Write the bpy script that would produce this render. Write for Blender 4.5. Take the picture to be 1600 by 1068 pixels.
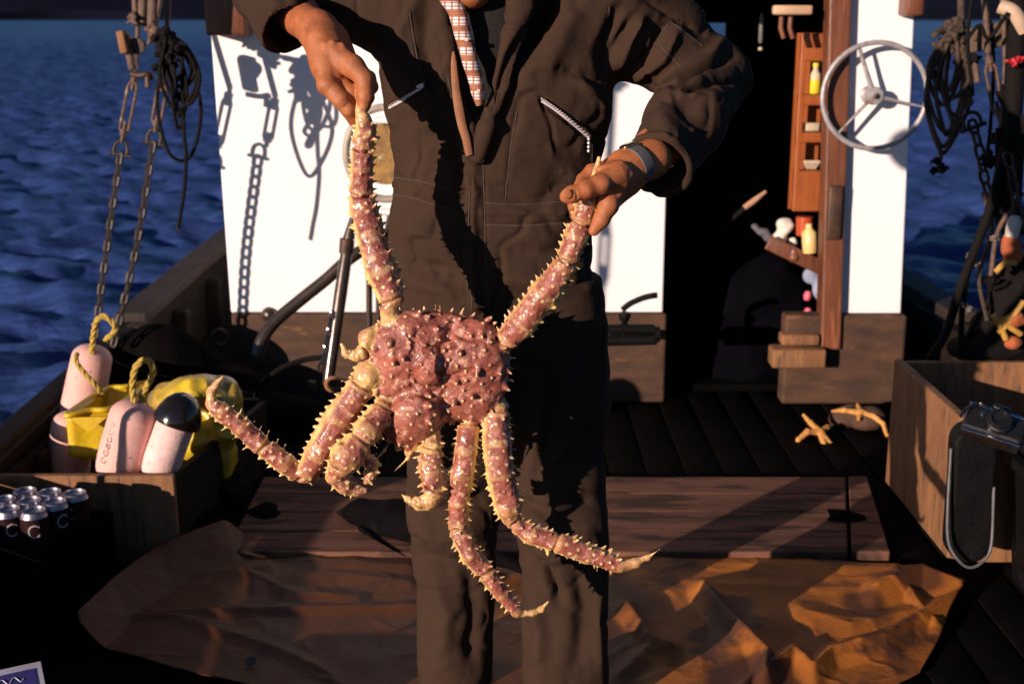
import bpy, math, random
import numpy as np
from mathutils import Vector, Matrix
# ------------------------------------------------------------------ camera, sky, sun, exposure
S = bpy.context.scene
for o in list(bpy.data.objects): bpy.data.objects.remove(o)
COL = S.collection
rnd = random.Random(7)
CAM_H = 1.5; F = 2000.0; PITCH = math.atan(504/2000)
cam_d = bpy.data.cameras.new('camera'); cam = bpy.data.objects.new('camera', cam_d); COL.objects.link(cam)
cam.location = (0, 0, CAM_H); cam.rotation_euler = (math.pi/2-PITCH, 0, 0)
cam_d.lens = 45; cam_d.sensor_width = 36; cam_d.clip_start = .05; cam_d.clip_end = 9000
cam_d.dof.use_dof = True; cam_d.dof.focus_distance = 2.42; cam_d.dof.aperture_fstop = 5.0
S.camera = cam
SUN_EL = math.radians(10.5); SUN_AZ = math.radians(43)      # travels to +Y, +X
w = bpy.data.worlds.new('World'); S.world = w; w.use_nodes = True
nt = w.node_tree; nt.nodes.clear()
sk = nt.nodes.new('ShaderNodeTexSky'); sk.sky_type = 'NISHITA'; sk.sun_disc = False
sk.sun_elevation = SUN_EL; sk.sun_rotation = math.pi + SUN_AZ
sk.air_density = 1.0; sk.dust_density = .3; sk.ozone_density = 5.0
bg = nt.nodes.new('ShaderNodeBackground'); bg.inputs[1].default_value = .058
wo = nt.nodes.new('ShaderNodeOutputWorld')
nt.links.new(sk.outputs[0], bg.inputs[0]); nt.links.new(bg.outputs[0], wo.inputs[0])
sl = bpy.data.lights.new('sun', 'SUN'); sl.energy = 5.0; sl.angle = math.radians(.5); sl.color = (1, .80, .65)
sun = bpy.data.objects.new('sun', sl); COL.objects.link(sun); sun.location = (-6, -6, 4)
sdir = Vector((math.sin(SUN_AZ)*math.cos(SUN_EL), math.cos(SUN_AZ)*math.cos(SUN_EL), -math.sin(SUN_EL)))
sun.rotation_euler = sdir.to_track_quat('-Z', 'Y').to_euler()
S.view_settings.view_transform = 'Standard'; S.view_settings.look = 'None'
S.view_settings.exposure = .42; S.view_settings.gamma = 1
S.render.engine = 'CYCLES'

# ------------------------------------------------------------------ picture <-> world
CT, ST = math.cos(PITCH), math.sin(PITCH)
def W(px, py, Y):
    u = 534-py; dy = F*CT+u*ST; dz = -F*ST+u*CT; k = Y/dy
    return np.array([(px-800)*k, Y, CAM_H+dz*k])
def G(px, py, z=0.):
    u = 534-py; dy = F*CT+u*ST; dz = -F*ST+u*CT; k = (z-CAM_H)/dz
    return np.array([(px-800)*k, dy*k, z])
def proj(V):
    y = V[:, 1]; z = V[:, 2]-CAM_H
    d = y*CT - z*ST; u = y*ST + z*CT
    return np.stack([800+F*V[:, 0]/d, 534-F*u/d], 1)
def M_(px, Y): return px*Y*1.03/F          # pixels at depth Y -> metres

# ------------------------------------------------------------------ materials
MATS = {}
def mat(name, c1, c2=None, rough=.6, scale=8, bump=0., bscale=60, metal=0., coat=0., stretch=(1,1,1), spec=.5,
        c3=None, s3=2.5, t3=.55, detail=6, attr=None, attrcol=None, attr2=None, attrcol2=None, sheen=0., bdist=.01, sss=0., contrast=.18):
    if name in MATS: return MATS[name]
    m = bpy.data.materials.new(name); m.use_nodes = True; n = m.node_tree; N = n.nodes; L = n.links
    b = N['Principled BSDF']; b.inputs['Roughness'].default_value = rough; b.inputs['Metallic'].default_value = metal
    b.inputs['Specular IOR Level'].default_value = spec
    b.inputs['Coat Weight'].default_value = coat; b.inputs['Coat Roughness'].default_value = .12
    b.inputs['Sheen Weight'].default_value = sheen
    if sss: b.inputs['Subsurface Weight'].default_value = sss; b.inputs['Subsurface Radius'].default_value = (.01, .004, .002)
    tc = N.new('ShaderNodeTexCoord'); mp = N.new('ShaderNodeMapping'); mp.inputs['Scale'].default_value = stretch
    L.new(tc.outputs['Object'], mp.inputs[0])
    def noise(sc, det=detail):
        t = N.new('ShaderNodeTexNoise'); t.inputs['Scale'].default_value = sc; t.inputs['Detail'].default_value = det
        t.inputs['Roughness'].default_value = .62; L.new(mp.outputs[0], t.inputs[0]); return t.outputs[0]
    def mixc(fac, a, bb):
        x = N.new('ShaderNodeMix'); x.data_type = 'RGBA'
        for i, v in ((0, fac), (6, a), (7, bb)):
            if isinstance(v, tuple): x.inputs[i].default_value = (*v, 1)
            else: L.new(v, x.inputs[i])
        return x.outputs[2]
    def ramp(o, a, bb):
        r = N.new('ShaderNodeMapRange'); r.inputs[1].default_value = a; r.inputs[2].default_value = bb
        L.new(o, r.inputs[0]); return r.outputs[0]
    c2 = c2 or tuple(x*.6 for x in c1)
    col = mixc(ramp(noise(scale), .5-contrast, .5+contrast), c1, c2)
    if c3: col = mixc(ramp(noise(s3), t3, t3+.09), col, c3)
    if attr:
        a = N.new('ShaderNodeAttribute'); a.attribute_name = attr; col = mixc(a.outputs['Fac'], col, attrcol)
    if attr2:
        a = N.new('ShaderNodeAttribute'); a.attribute_name = attr2; col = mixc(a.outputs['Fac'], col, attrcol2)
    L.new(col, b.inputs['Base Color'])
    rr = N.new('ShaderNodeMapRange'); rr.inputs[3].default_value = max(rough-.12, .03); rr.inputs[4].default_value = min(rough+.14, 1)
    L.new(noise(scale*2.3), rr.inputs[0]); L.new(rr.outputs[0], b.inputs['Roughness'])
    if bump:
        bp = N.new('ShaderNodeBump'); bp.inputs['Strength'].default_value = bump; bp.inputs['Distance'].default_value = bdist
        L.new(noise(bscale), bp.inputs['Height']); L.new(bp.outputs[0], b.inputs['Normal'])
    MATS[name] = m; return m

# ------------------------------------------------------------------ objects
ORG = {}
def tagp(o, label=None, cat=None, group=None, kind=None):
    if label: o['label'] = label
    if cat: o['category'] = cat
    if group: o['group'] = group
    if kind: o['kind'] = kind
    return o
def thing(name, label, cat, loc, group=None):
    o = bpy.data.objects.new(name, None); COL.objects.link(o); o.location = loc; o.empty_display_size = .05
    ORG[o] = np.array(loc, float); return tagp(o, label, cat, group)
class MB:
    def __init__(s): s.v = []; s.f = []; s.n = 0
    def add(s, V, Fc):
        V = np.asarray(V, float).reshape(-1, 3); s.v.append(V)
        s.f += [tuple(int(i)+s.n for i in q) for q in Fc]; s.n += len(V); return s
    def tube(s, path, r, seg=10, closed=False, flat=1., up=None, caps=True):
        P = np.array(path, float); n = len(P); R = np.broadcast_to(np.asarray(r, float), (n,))
        if closed: T = np.roll(P, -1, 0)-np.roll(P, 1, 0)
        else: T = np.gradient(P, axis=0)
        T /= np.linalg.norm(T, axis=1, keepdims=True)+1e-12
        u = np.array(up if up is not None else (0, 0, 1.)); 
        if up is None and abs(T[0]@u) > .9: u = np.array([0, 1., 0])
        V = []; a = np.linspace(0, 2*np.pi, seg, endpoint=False)
        nn = u-(u@T[0])*T[0]; nn /= np.linalg.norm(nn)+1e-12
        for i in range(n):
            if up is not None: nn = np.array(up)-(np.array(up)@T[i])*T[i]
            else: nn = nn-(nn@T[i])*T[i]
            nn = nn/(np.linalg.norm(nn)+1e-12); bb = np.cross(T[i], nn)
            V.append(P[i]+R[i]*(np.cos(a)[:, None]*nn*flat+np.sin(a)[:, None]*bb))
        V = np.concatenate(V); Fc = []
        m = n if closed else n-1
        for i in range(m):
            for j in range(seg):
                k = (j+1) % seg; i2 = (i+1) % n
                Fc.append((i*seg+j, i*seg+k, i2*seg+k, i2*seg+j))
        if not closed and caps: Fc += [tuple(range(seg))[::-1], tuple((n-1)*seg+j for j in range(seg))]
        return s.add(V, Fc)
    def hexa(s, c):           # 8 corners: bottom 4 ccw, top 4 ccw
        return s.add(c, [(3,2,1,0), (4,5,6,7), (0,1,5,4), (1,2,6,5), (2,3,7,6), (3,0,4,7)])
    def box(s, c, size, rot=None):
        x, y, z = np.array(size)/2.
        C = np.array([[-x,-y,-z],[x,-y,-z],[x,y,-z],[-x,y,-z],[-x,-y,z],[x,-y,z],[x,y,z],[-x,y,z]])
        if rot is not None: C = C @ np.array(Matrix(rot).to_3x3() if not isinstance(rot, np.ndarray) else rot).T
        return s.hexa(C+np.array(c))
    def bar(s, a, b, wd, th, up=(0,0,1)):   # box from a to b
        a = np.array(a, float); b = np.array(b, float); t = b-a; L = np.linalg.norm(t); t /= L
        u = np.array(up, float); u = u-(u@t)*t; u /= np.linalg.norm(u); v = np.cross(t, u)
        R = np.stack([t, v, u], 1); return s.box((a+b)/2, (L, wd, th), R)
    def lathe(s, prof, org, axis=(0,0,1), seg=28, ex=None):
        ax = np.array(axis, float); ax /= np.linalg.norm(ax)
        e = np.array(ex if ex is not None else ((1,0,0) if abs(ax[0]) < .9 else (0,1,0)), float); e = e-(e@ax)*ax; e /= np.linalg.norm(e); g = np.cross(ax, e)
        a = np.linspace(0, 2*np.pi, seg, endpoint=False); V = []
        for r, h in prof: V.append(np.array(org)+h*ax+r*(np.cos(a)[:, None]*e+np.sin(a)[:, None]*g))
        Fc = []
        for i in range(len(prof)-1):
            for j in range(seg): k = (j+1) % seg; Fc.append((i*seg+j, i*seg+k, (i+1)*seg+k, (i+1)*seg+j))
        if prof[0][0] > 1e-4: Fc.append(tuple(range(seg))[::-1])
        if prof[-1][0] > 1e-4: Fc.append(tuple((len(prof)-1)*seg+j for j in range(seg)))
        return s.add(np.concatenate(V), Fc)
    def prism(s, poly, depthvec):
        P = np.array(poly, float); n = len(P); V = np.concatenate([P, P+np.array(depthvec)])
        return s.add(V, [tuple(range(n)), tuple(range(n, 2*n))[::-1]]+[(i, i+n, (i+1) % n+n, (i+1) % n) for i in range(n)])
    def verts(s): return np.concatenate(s.v)
    def build(s, name, m, parent=None, smooth=True, bevel=0., label=None, cat=None, group=None, kind=None, org=None, sub=0, attrs=None, solid=0.):
        V = s.verts()
        if parent is not None: o0 = ORG[parent]
        elif org is not None: o0 = np.array(org, float)
        else: o0 = np.array([(V[:,0].min()+V[:,0].max())/2, (V[:,1].min()+V[:,1].max())/2, V[:,2].min()])
        me = bpy.data.meshes.new(name); me.from_pydata((V-o0).tolist(), [], s.f); me.validate(); me.update()
        if smooth:
            me.polygons.foreach_set('use_smooth', [True]*len(me.polygons))
        ms = m if isinstance(m, (list, tuple)) else [m]
        for x in ms: me.materials.append(x)
        if attrs:
            for k, arr in attrs.items():
                at = me.attributes.new(k, 'FLOAT', 'POINT'); at.data.foreach_set('value', np.asarray(arr, np.float32))
        ob = bpy.data.objects.new(name, me); COL.objects.link(ob)
        if parent is not None: ob.parent = parent
        else: ob.location = o0
        ORG[ob] = o0
        if solid: x = ob.modifiers.new('solid', 'SOLIDIFY'); x.thickness = solid; x.offset = 0
        if bevel:
            x = ob.modifiers.new('bevel', 'BEVEL'); x.width = bevel; x.segments = 2; x.limit_method = 'ANGLE'; x.angle_limit = .6; x.harden_normals = False
            if smooth: me.set_sharp_from_angle(angle=.7) if not bevel else None
        elif smooth and not attrs and not sub:
            me.set_sharp_from_angle(angle=.9)
        if sub: x = ob.modifiers.new('sub', 'SUBSURF'); x.levels = sub; x.render_levels = sub
        return tagp(ob, label, cat, group, kind)
def smooth_path(pts, n=40, closed=False):
    P = np.array(pts, float); m = len(P); out = []
    if closed: idx = lambda i: P[i % m]
    else: idx = lambda i: P[i] if 0 <= i < m else (2*P[0]-P[1] if i < 0 else 2*P[-1]-P[-2])
    segs = m if closed else m-1; per = max(2, n//segs)
    for i in range(segs):
        p0, p1, p2, p3 = idx(i-1), idx(i), idx(i+1), idx(i+2)
        for t in np.linspace(0, 1, per, endpoint=False):
            out.append(.5*((2*p1)+(-p0+p2)*t+(2*p0-5*p1+4*p2-p3)*t*t+(-p0+3*p1-3*p2+p3)*t**3))
    if not closed: out.append(P[-1])
    return np.array(out)
def rope(mb, path, r, turns=55.):
    P = np.array(path, float); L = np.r_[0, np.cumsum(np.linalg.norm(np.diff(P, axis=0), axis=1))]; n = max(int(L[-1]/(r*.45)), 12); s_ = np.linspace(0, L[-1], n)
    Q = np.stack([np.interp(s_, L, P[:, i]) for i in range(3)], 1); T = np.gradient(Q, axis=0); T /= np.linalg.norm(T, axis=1, keepdims=True)+1e-12
    u = np.array([.3, .9, .2]); N = []
    for t in T: u = u-(u@t)*t; u = u/np.linalg.norm(u); N.append(u)
    N = np.array(N); B = np.cross(T, N)
    for k in range(3):
        a = s_/(r*5.2)*2*np.pi/1.6+k*2.094
        mb.tube(Q+(np.cos(a)[:, None]*N+np.sin(a)[:, None]*B)*r*.5, r*.56, 6)
    return mb
def WP(pts, Y=None): return [W(p[0], p[1], p[2] if len(p) > 2 else Y) for p in pts]

# ------------------------------------------------------------------ implicit solids (blended, then meshed on a sparse grid)
class SDF:
    def __init__(s): s.p = []
    def cone(s, a, b, ra, rb, k=.01, sub=False):
        a = np.array(a, float); b = np.array(b, float); r = max(ra, rb)
        def f(P, a=a, b=b, ra=ra, rb=rb):
            ab = b-a; t = np.clip(((P-a)@ab)/(ab@ab+1e-12), 0, 1)
            return np.linalg.norm(P-a-t[:, None]*ab, axis=1)-(ra+(rb-ra)*t)
        s.p.append((f, np.minimum(a, b)-r, np.maximum(a, b)+r, k, sub)); return s
    def chain(s, pts, rs, k=.01, sub=False):
        for i in range(len(pts)-1): s.cone(pts[i], pts[i+1], rs[i], rs[i+1], k, sub)
        return s
    def ell(s, c, r, R=None, k=.01, sub=False):
        c = np.array(c, float); r = np.array(r, float); R = np.eye(3) if R is None else np.array(R)
        def f(P, c=c, r=r, R=R):
            q = (P-c)@R; k0 = np.linalg.norm(q/r, axis=1); k1 = np.linalg.norm(q/(r*r), axis=1)+1e-9
            return k0*(k0-1)/k1
        m = r.max(); s.p.append((f, c-m, c+m, k, sub)); return s
    def ring(s, c, ax, R, r, k=.003, sub=True):
        c = np.array(c, float); ax = np.array(ax, float)/np.linalg.norm(ax)
        def f(P):
            q = P-c; h = q@ax; rad = np.linalg.norm(q-h[:, None]*ax, axis=1)-R
            return np.sqrt(rad*rad+h*h)-r
        m = R+r; s.p.append((f, c-m, c+m, k, sub)); return s
    def column(s, z, cx, cy, a, b, k=.02, pw=2.3, sub=False):
        z = np.array(z, float); o = np.argsort(z); z = z[o]; cx, cy, a, b = [np.array(q, float)[o] for q in (cx, cy, a, b)]
        def f(P):
            zz = P[:, 2]; X = np.interp(zz, z, cx); Y = np.interp(zz, z, cy); A = np.interp(zz, z, a); B = np.interp(zz, z, b)
            q = (np.abs((P[:, 0]-X)/A)**pw+np.abs((P[:, 1]-Y)/B)**pw)**(1/pw)
            d = (q-1)*np.minimum(A, B); dz = np.maximum(z[0]-zz, zz-z[-1]); return np.maximum(d, dz)
        s.p.append((f, np.array([(cx-a).min(), (cy-b).min(), z[0]]), np.array([(cx+a).max(), (cy+b).max(), z[-1]]), k, sub)); return s
    def ev(s, P, prims=None):
        d = np.full(len(P), 1.)
        for f, lo, hi, k, sub in (s.p if prims is None else prims):
            e = f(P)
            if sub: h = np.clip(.5-.5*(d+e)/k, 0, 1); d = d+(-e-d)*h+k*h*(1-h)
            else: h = np.clip(.5+.5*(e-d)/k, 0, 1); d = e+(d-e)*h-k*h*(1-h)
        return d
    def grad(s, P, e=.001):
        g = np.stack([s.ev(P+np.eye(3)[i]*e)-s.ev(P-np.eye(3)[i]*e) for i in range(3)], 1)
        return g/(np.linalg.norm(g, axis=1, keepdims=True)+1e-12)
    def hit(s, px, py, y0, y1=4.):      # march from the camera through a pixel
        a = W(px, py, y0); dr = a-np.array([0, 0, CAM_H]); dr /= np.linalg.norm(dr); t = 0.; p = a
        for _ in range(70):
            d = s.ev(p[None])[0]
            if d < .0006: return p, s.grad(p[None])[0]
            p = p+dr*max(d*.7, .0005)
            if p[1] > y1: return None, None
        return p, s.grad(p[None])[0]
    def mesh(s, h, n=20, lo=None, hi=None):
        add = [p for p in s.p if not p[4]]
        LO = np.min([p[1] for p in add], 0)-3*h; HI = np.max([p[2] for p in add], 0)+3*h
        if lo is not None: LO = np.maximum(LO, lo)
        if hi is not None: HI = np.minimum(HI, hi)
        nb = np.ceil((HI-LO)/(h*n)).astype(int); bl = h*n; cand = set()
        los = np.array([p[1]-p[3]-2*h for p in s.p]); his = np.array([p[2]+p[3]+2*h for p in s.p])
        for p in add:
            a = np.clip(np.floor((p[1]-p[3]-LO)/bl).astype(int), 0, nb-1); b = np.clip(np.floor((p[2]+p[3]-LO)/bl).astype(int), 0, nb-1)
            for i in range(a[0], b[0]+1):
                for j in range(a[1], b[1]+1):
                    for k in range(a[2], b[2]+1): cand.add((i, j, k))
        SX = nb*n+4; keyf = lambda c: (c[:, 0]*SX[1]+c[:, 1])*SX[2]+c[:, 2]
        g = np.stack(np.meshgrid(*[np.arange(n+2)]*3, indexing='ij'), -1).reshape(-1, 3)
        keys = []; pos = []; quads = []; flips = []
        cor = [(0,0,0),(1,0,0),(0,1,0),(1,1,0),(0,0,1),(1,0,1),(0,1,1),(1,1,1)]
        edges = [(a, b) for a in range(8) for b in range(a+1, 8) if sum(abs(cor[a][i]-cor[b][i]) for i in range(3)) == 1]
        for c in cand:
            b0 = np.array(c)*n; l = LO+b0*h; u = l+bl+h
            pr = [s.p[i] for i in np.nonzero(np.all(los <= u, 1) & np.all(his >= l, 1))[0]]
            if not pr: continue
            dc = s.ev((l+bl/2)[None], pr)[0]
            if abs(dc) > bl*1.6: continue
            D = s.ev(LO+(b0+g)*h, pr).reshape(n+2, n+2, n+2)
            neg = D < 0
            if neg.all() or not neg.any(): continue
            cs = [neg[x:x+n+1, y:y+n+1, z:z+n+1] for x, y, z in cor]; sm = sum(q.astype(np.int8) for q in cs)
            act = (sm > 0) & (sm < 8); act[n:, :, :] = False; act[:, n:, :] = False; act[:, :, n:] = False
            idx = np.argwhere(act)
            if len(idx):
                acc = np.zeros((len(idx), 3)); cnt = np.zeros(len(idx))
                for a, b in edges:
                    ia = idx+np.array(cor[a]); ib = idx+np.array(cor[b]); da = D[tuple(ia.T)]; db = D[tuple(ib.T)]
                    x = (da < 0) != (db < 0); t = np.where(x, da/(da-db+1e-20), 0)
                    acc += np.where(x[:, None], ia+(ib-ia)*t[:, None], 0); cnt += x
                pos.append(LO+(b0+acc/cnt[:, None])*h); keys.append(keyf(idx+b0+1))
            for ax in range(3):
                e = np.eye(3, dtype=int)[ax]; A = neg[:n, :n, :n]; B = neg[e[0]:n+e[0], e[1]:n+e[1], e[2]:n+e[2]]
                q = np.argwhere(A != B)
                if not len(q): continue
                fl = A[tuple(q.T)]; q = q+b0+1; u1 = np.eye(3, dtype=int)[(ax+1) % 3]; v1 = np.eye(3, dtype=int)[(ax+2) % 3]
                quads.append(np.stack([keyf(q-u1-v1), keyf(q-v1), keyf(q), keyf(q-u1)], 1)); flips.append(fl)
        K = np.concatenate(keys); Pp = np.concatenate(pos); o = np.argsort(K); K = K[o]; Pp = Pp[o]
        Q = np.concatenate(quads); fl = np.concatenate(flips)
        I = np.searchsorted(K, Q); I = np.clip(I, 0, len(K)-1); ok = (K[I] == Q).all(1); I = I[ok]; fl = fl[ok]
        I[~fl] = I[~fl][:, ::-1]
        return Pp, I
def relax(V, Q, it=1, f=.5):
    e = np.concatenate([Q[:, [0,1]], Q[:, [1,2]], Q[:, [2,3]], Q[:, [3,0]]]); e = np.concatenate([e, e[:, ::-1]])
    cnt = np.bincount(e[:, 0], minlength=len(V))[:, None]+1e-9
    for _ in range(it):
        s_ = np.stack([np.bincount(e[:, 0], weights=V[e[:, 1], i], minlength=len(V)) for i in range(3)], 1)
        V = V+(s_/cnt-V)*f
    return V
def vnorm(V, Q):
    n = np.cross(V[Q[:, 2]]-V[Q[:, 0]], V[Q[:, 3]]-V[Q[:, 1]]); N = np.zeros_like(V)
    for i in range(4):
        for k in range(3): N[:, k] += np.bincount(Q[:, i], weights=n[:, k], minlength=len(V))
    return N/(np.linalg.norm(N, axis=1, keepdims=True)+1e-12)
def polydist(P2, pts):
    pts = np.array(pts, float)[:, :2]; best = np.full(len(P2), 1e9)
    for i in range(len(pts)-1):
        a, b = pts[i], pts[i+1]; ab = b-a; t = np.clip(((P2-a)@ab)/(ab@ab), 0, 1)
        best = np.minimum(best, np.linalg.norm(P2-a-t[:, None]*ab, axis=1))
    return best
def folds(V, Q, FL, back=.0):
    """press drapery folds into a cloth: each fold is a line, a width and a depth"""
    N = vnorm(V, Q); P = proj(V); to = np.array([0, 0, CAM_H])-V; to /= np.linalg.norm(to, axis=1, keepdims=True)
    fr = np.clip((N*to).sum(1)*2.2+.1, 0, 1); D = np.zeros(len(V))
    for pts, wd, dp in FL:
        a = np.array(pts, float); m = (P[:, 0] > a[:, 0].min()-3*wd) & (P[:, 0] < a[:, 0].max()+3*wd) & (P[:, 1] > a[:, 1].min()-3*wd) & (P[:, 1] < a[:, 1].max()+3*wd)
        if not m.any(): continue
        d = polydist(P[m], pts)
        if len(pts) > 1:   # fade at the ends
            e0 = np.linalg.norm(P[m]-a[0, :2], axis=1); e1 = np.linalg.norm(P[m]-a[-1, :2], axis=1); L = np.linalg.norm(a[0, :2]-a[-1, :2])+1
            fade = np.clip(np.minimum(e0, e1)/(.25*L)+.25, 0, 1)
        else: fade = 1
        D[m] += dp*np.exp(-(d/wd)**2)*fade
    return V+N*(D*fr)[:, None]
def wob(V, amp, sc, seed=0):
    """smooth isotropic value noise, about -amp..amp"""
    r = np.random.RandomState(seed); tab = r.rand(4096)*2-1; out = 0
    for o_, (f, g_) in enumerate(((1, 1.), (2.1, .45))):
        P = V*sc*f/6.0+seed*3.7+o_*11.3; I = np.floor(P).astype(np.int64); fr = P-I; fr = fr*fr*(3-2*fr); acc = 0
        for dx in (0, 1):
            for dy in (0, 1):
                for dz in (0, 1):
                    h = ((I[:, 0]+dx)*73856093 ^ (I[:, 1]+dy)*19349663 ^ (I[:, 2]+dz)*83492791) & 4095
                    w_ = (fr[:, 0] if dx else 1-fr[:, 0])*(fr[:, 1] if dy else 1-fr[:, 1])*(fr[:, 2] if dz else 1-fr[:, 2])
                    acc = acc+w_*tab[h]
        out = out+acc*g_
    return out*amp
# ------------------------------------------------------------------ setting: sea, far shore, deck
m_water = mat('water', (.036,.070,.24), (.018,.034,.12), spec=.16, rough=.30, scale=1.6, bump=1., bscale=5., bdist=.05, stretch=(1,2.2,1), detail=5)
m_shore = mat('far_shore', (.010,.012,.026), (.006,.008,.015), rough=1., spec=0., scale=.02)
m_deck = mat('deck_wood', (.20,.092,.060), (.10,.046,.031), spec=.2, rough=.85, scale=4, bump=.8, bscale=34, stretch=(1,5,1), c3=(.050,.028,.021), s3=3.2, t3=.50, bdist=.006)
m_deckd = mat('deck_dark', (.007,.005,.005), (.003,.003,.003), rough=.9, spec=.02, scale=5, bump=.4, bscale=30)
m_white = mat('white_paint', (.86,.83,.86), (.80,.76,.79), rough=.45, scale=1.4, bump=.12, bscale=26, contrast=.3, bdist=.004, c3=(.62,.55,.48), s3=3.1, t3=.74)
m_coam = mat('weathered_plank', (.090,.040,.020), (.034,.017,.011), rough=.8, scale=6, bump=.6, bscale=40, stretch=(1,1,3), c3=(.22,.10,.035), s3=5, t3=.62, bdist=.006)
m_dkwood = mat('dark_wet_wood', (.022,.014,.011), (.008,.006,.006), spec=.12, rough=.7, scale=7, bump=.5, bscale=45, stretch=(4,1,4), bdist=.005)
m_rail = mat('rail_wood', (.040,.025,.020), (.017,.012,.010), spec=.3, rough=.7, scale=7, bump=.5, bscale=40, bdist=.005, stretch=(5,1,5))
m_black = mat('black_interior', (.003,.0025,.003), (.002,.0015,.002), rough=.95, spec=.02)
m_post = mat('varnished_post', (.19,.062,.028), (.085,.03,.017), rough=.4, scale=9, bump=.35, bscale=50, stretch=(6,6,.6), c3=(.30,.11,.05), s3=3, t3=.6, bdist=.004)
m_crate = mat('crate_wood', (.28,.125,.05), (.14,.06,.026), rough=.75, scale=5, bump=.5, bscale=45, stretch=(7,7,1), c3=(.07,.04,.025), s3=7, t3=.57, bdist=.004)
m_iron = mat('rusty_iron', (.10,.048,.028), (.035,.022,.018), rough=.55, scale=24, bump=.5, bscale=120, metal=.35, bdist=.002)
m_iron2 = mat('painted_steel', (.075,.052,.042), (.04,.03,.026), rough=.35, scale=20, bump=.3, bscale=90, metal=.5, bdist=.002, coat=.3)
m_rope = mat('tarred_rope', (.085,.052,.033), (.03,.02,.015), rough=.85, scale=60, bump=1., bscale=260, bdist=.003)

# sea: a wave sheet that gets coarser toward the horizon
def sea():
    rr = np.concatenate([np.linspace(2.5, 40, 400), np.geomspace(40.3, 420, 330), np.geomspace(440, 6500, 60)]); aa = np.linspace(math.radians(-62), math.radians(62), 520)
    R_, A_ = np.meshgrid(rr, aa, indexing='ij'); X = R_*np.sin(A_); Y = R_*np.cos(A_)
    r = np.random.RandomState(4); Z = np.zeros_like(X)
    for i in range(46):
        lam = np.exp(r.uniform(np.log(.30), np.log(1.7))); th = r.normal(.35, .62); k = 2*np.pi/lam
        amp = .0092*lam**.6; q = np.sin(k*(X*np.sin(th)+Y*np.cos(th))+r.rand()*6.28+.8*np.sin(X*.21+i)+.6*np.sin(Y*.17-i))
        Z += amp*(q+.35*(q*q-.5))*np.clip(1.4-R_/(lam*160), 0, 1)*(1+.8*np.clip(R_/120, 0, 1))
    Z -= .62; n, m = X.shape; I = np.arange(n*m).reshape(n, m)
    Q = np.stack([I[:-1, :-1], I[1:, :-1], I[1:, 1:], I[:-1, 1:]], -1).reshape(-1, 4)[:, ::-1]
    b = MB(); b.add(np.stack([X, Y, Z], -1).reshape(-1, 3), Q); b.build('water', m_water, kind='structure', org=(0,0,-.62))
    b = MB(); q = 7000.; b.add([(-q,-q,-.9),(q,-q,-.9),(q,q,-.9),(-q,q,-.9)], [(0,1,2,3)]); b.build('sea_floor_water', m_water, kind='structure', org=(0,0,-.9))
sea()
def shore():
    n = 220; a = np.linspace(-.9, .9, n); r = np.random.RandomState(2); V = []
    h = 170+40*np.sin(a*5+1)+25*np.sin(a*13)+9*np.sin(a*41+2)+r.rand(n)*3
    for k, (dr, f) in enumerate(((0, 0), (30, .1), (250, .55), (600, 1.), (1400, .6))):
        for i in range(n): d = 2600+dr+60*math.sin(a[i]*9+k); V.append((d*math.sin(a[i]), d*math.cos(a[i]), -.8+h[i]*f*(1+.08*math.sin(a[i]*60+k*2))))
    Fc = [(k*n+i, k*n+i+1, (k+1)*n+i+1, (k+1)*n+i) for k in range(4) for i in range(n-1)]
    MB().add(V, Fc).build('hills', m_shore, kind='structure', org=(0,2600,-1))
shore()
# deck: planks running forward, seams as real gaps over a dark under-deck
b = MB(); x = -1.62
while x < 2.2:
    wd = .13; b.box((x+wd/2, 2.6, -.02+rnd.uniform(-.002,.002)), (wd-.006, 7.4, .04)); x += wd
b.build('deck', m_deckd, kind='structure', bevel=.003, org=(0,2.6,0))
MB().box((.3,2.6,-.07), (4., 7.6, .05)).build('hull_floor', m_deckd, kind='structure')

# ------------------------------------------------------------------ deckhouse
YC = 4.95
def wz(py): return W(800, py, YC)[2]
def wx(px, py=300): return W(px, py, YC)[0]
zb = wz(488); zt = 2.35
dh = thing('deckhouse', 'white painted deckhouse with an open doorway behind the person', 'deckhouse', (0, YC, 0))
def panel(xlt, xlb, xrt, xrb, z0, z1, y0, th, b):
    b.hexa([(xlb,y0,z0),(xrb,y0,z0),(xrb,y0+th,z0),(xlb,y0+th,z0),(xlt,y0,z1),(xrt,y0,z1),(xrt,y0+th,z1),(xlt,y0+th,z1)]); return b
xl_t, xl_b = W(327,20,YC)[0], W(361,490,YC)[0]; xr = W(1041,300,YC)[0]
xl_top = xl_b+(xl_t-xl_b)*(zt-zb)/(wz(20)-zb)
px_l = W(1309,300,YC)[0]; pr_b = W(1408,485,YC)[0]; pr_t = W(1429,20,YC)[0]; pr_top = pr_b+(pr_t-pr_b)*(zt-zb)/(wz(20)-zb)
panel(xl_top, xl_b, xr, xr, zb, zt, YC, .05, MB()).build('wall_panel', m_white, dh, smooth=False, bevel=.006, label='wide sunlit white wall panel behind the person')
panel(px_l, px_l, pr_top, pr_b, zb-.004, zt, YC, .05, MB()).build('wall_panel', m_white, dh, smooth=False, bevel=.006, label='narrow white wall strip carrying the hand wheel')
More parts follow.
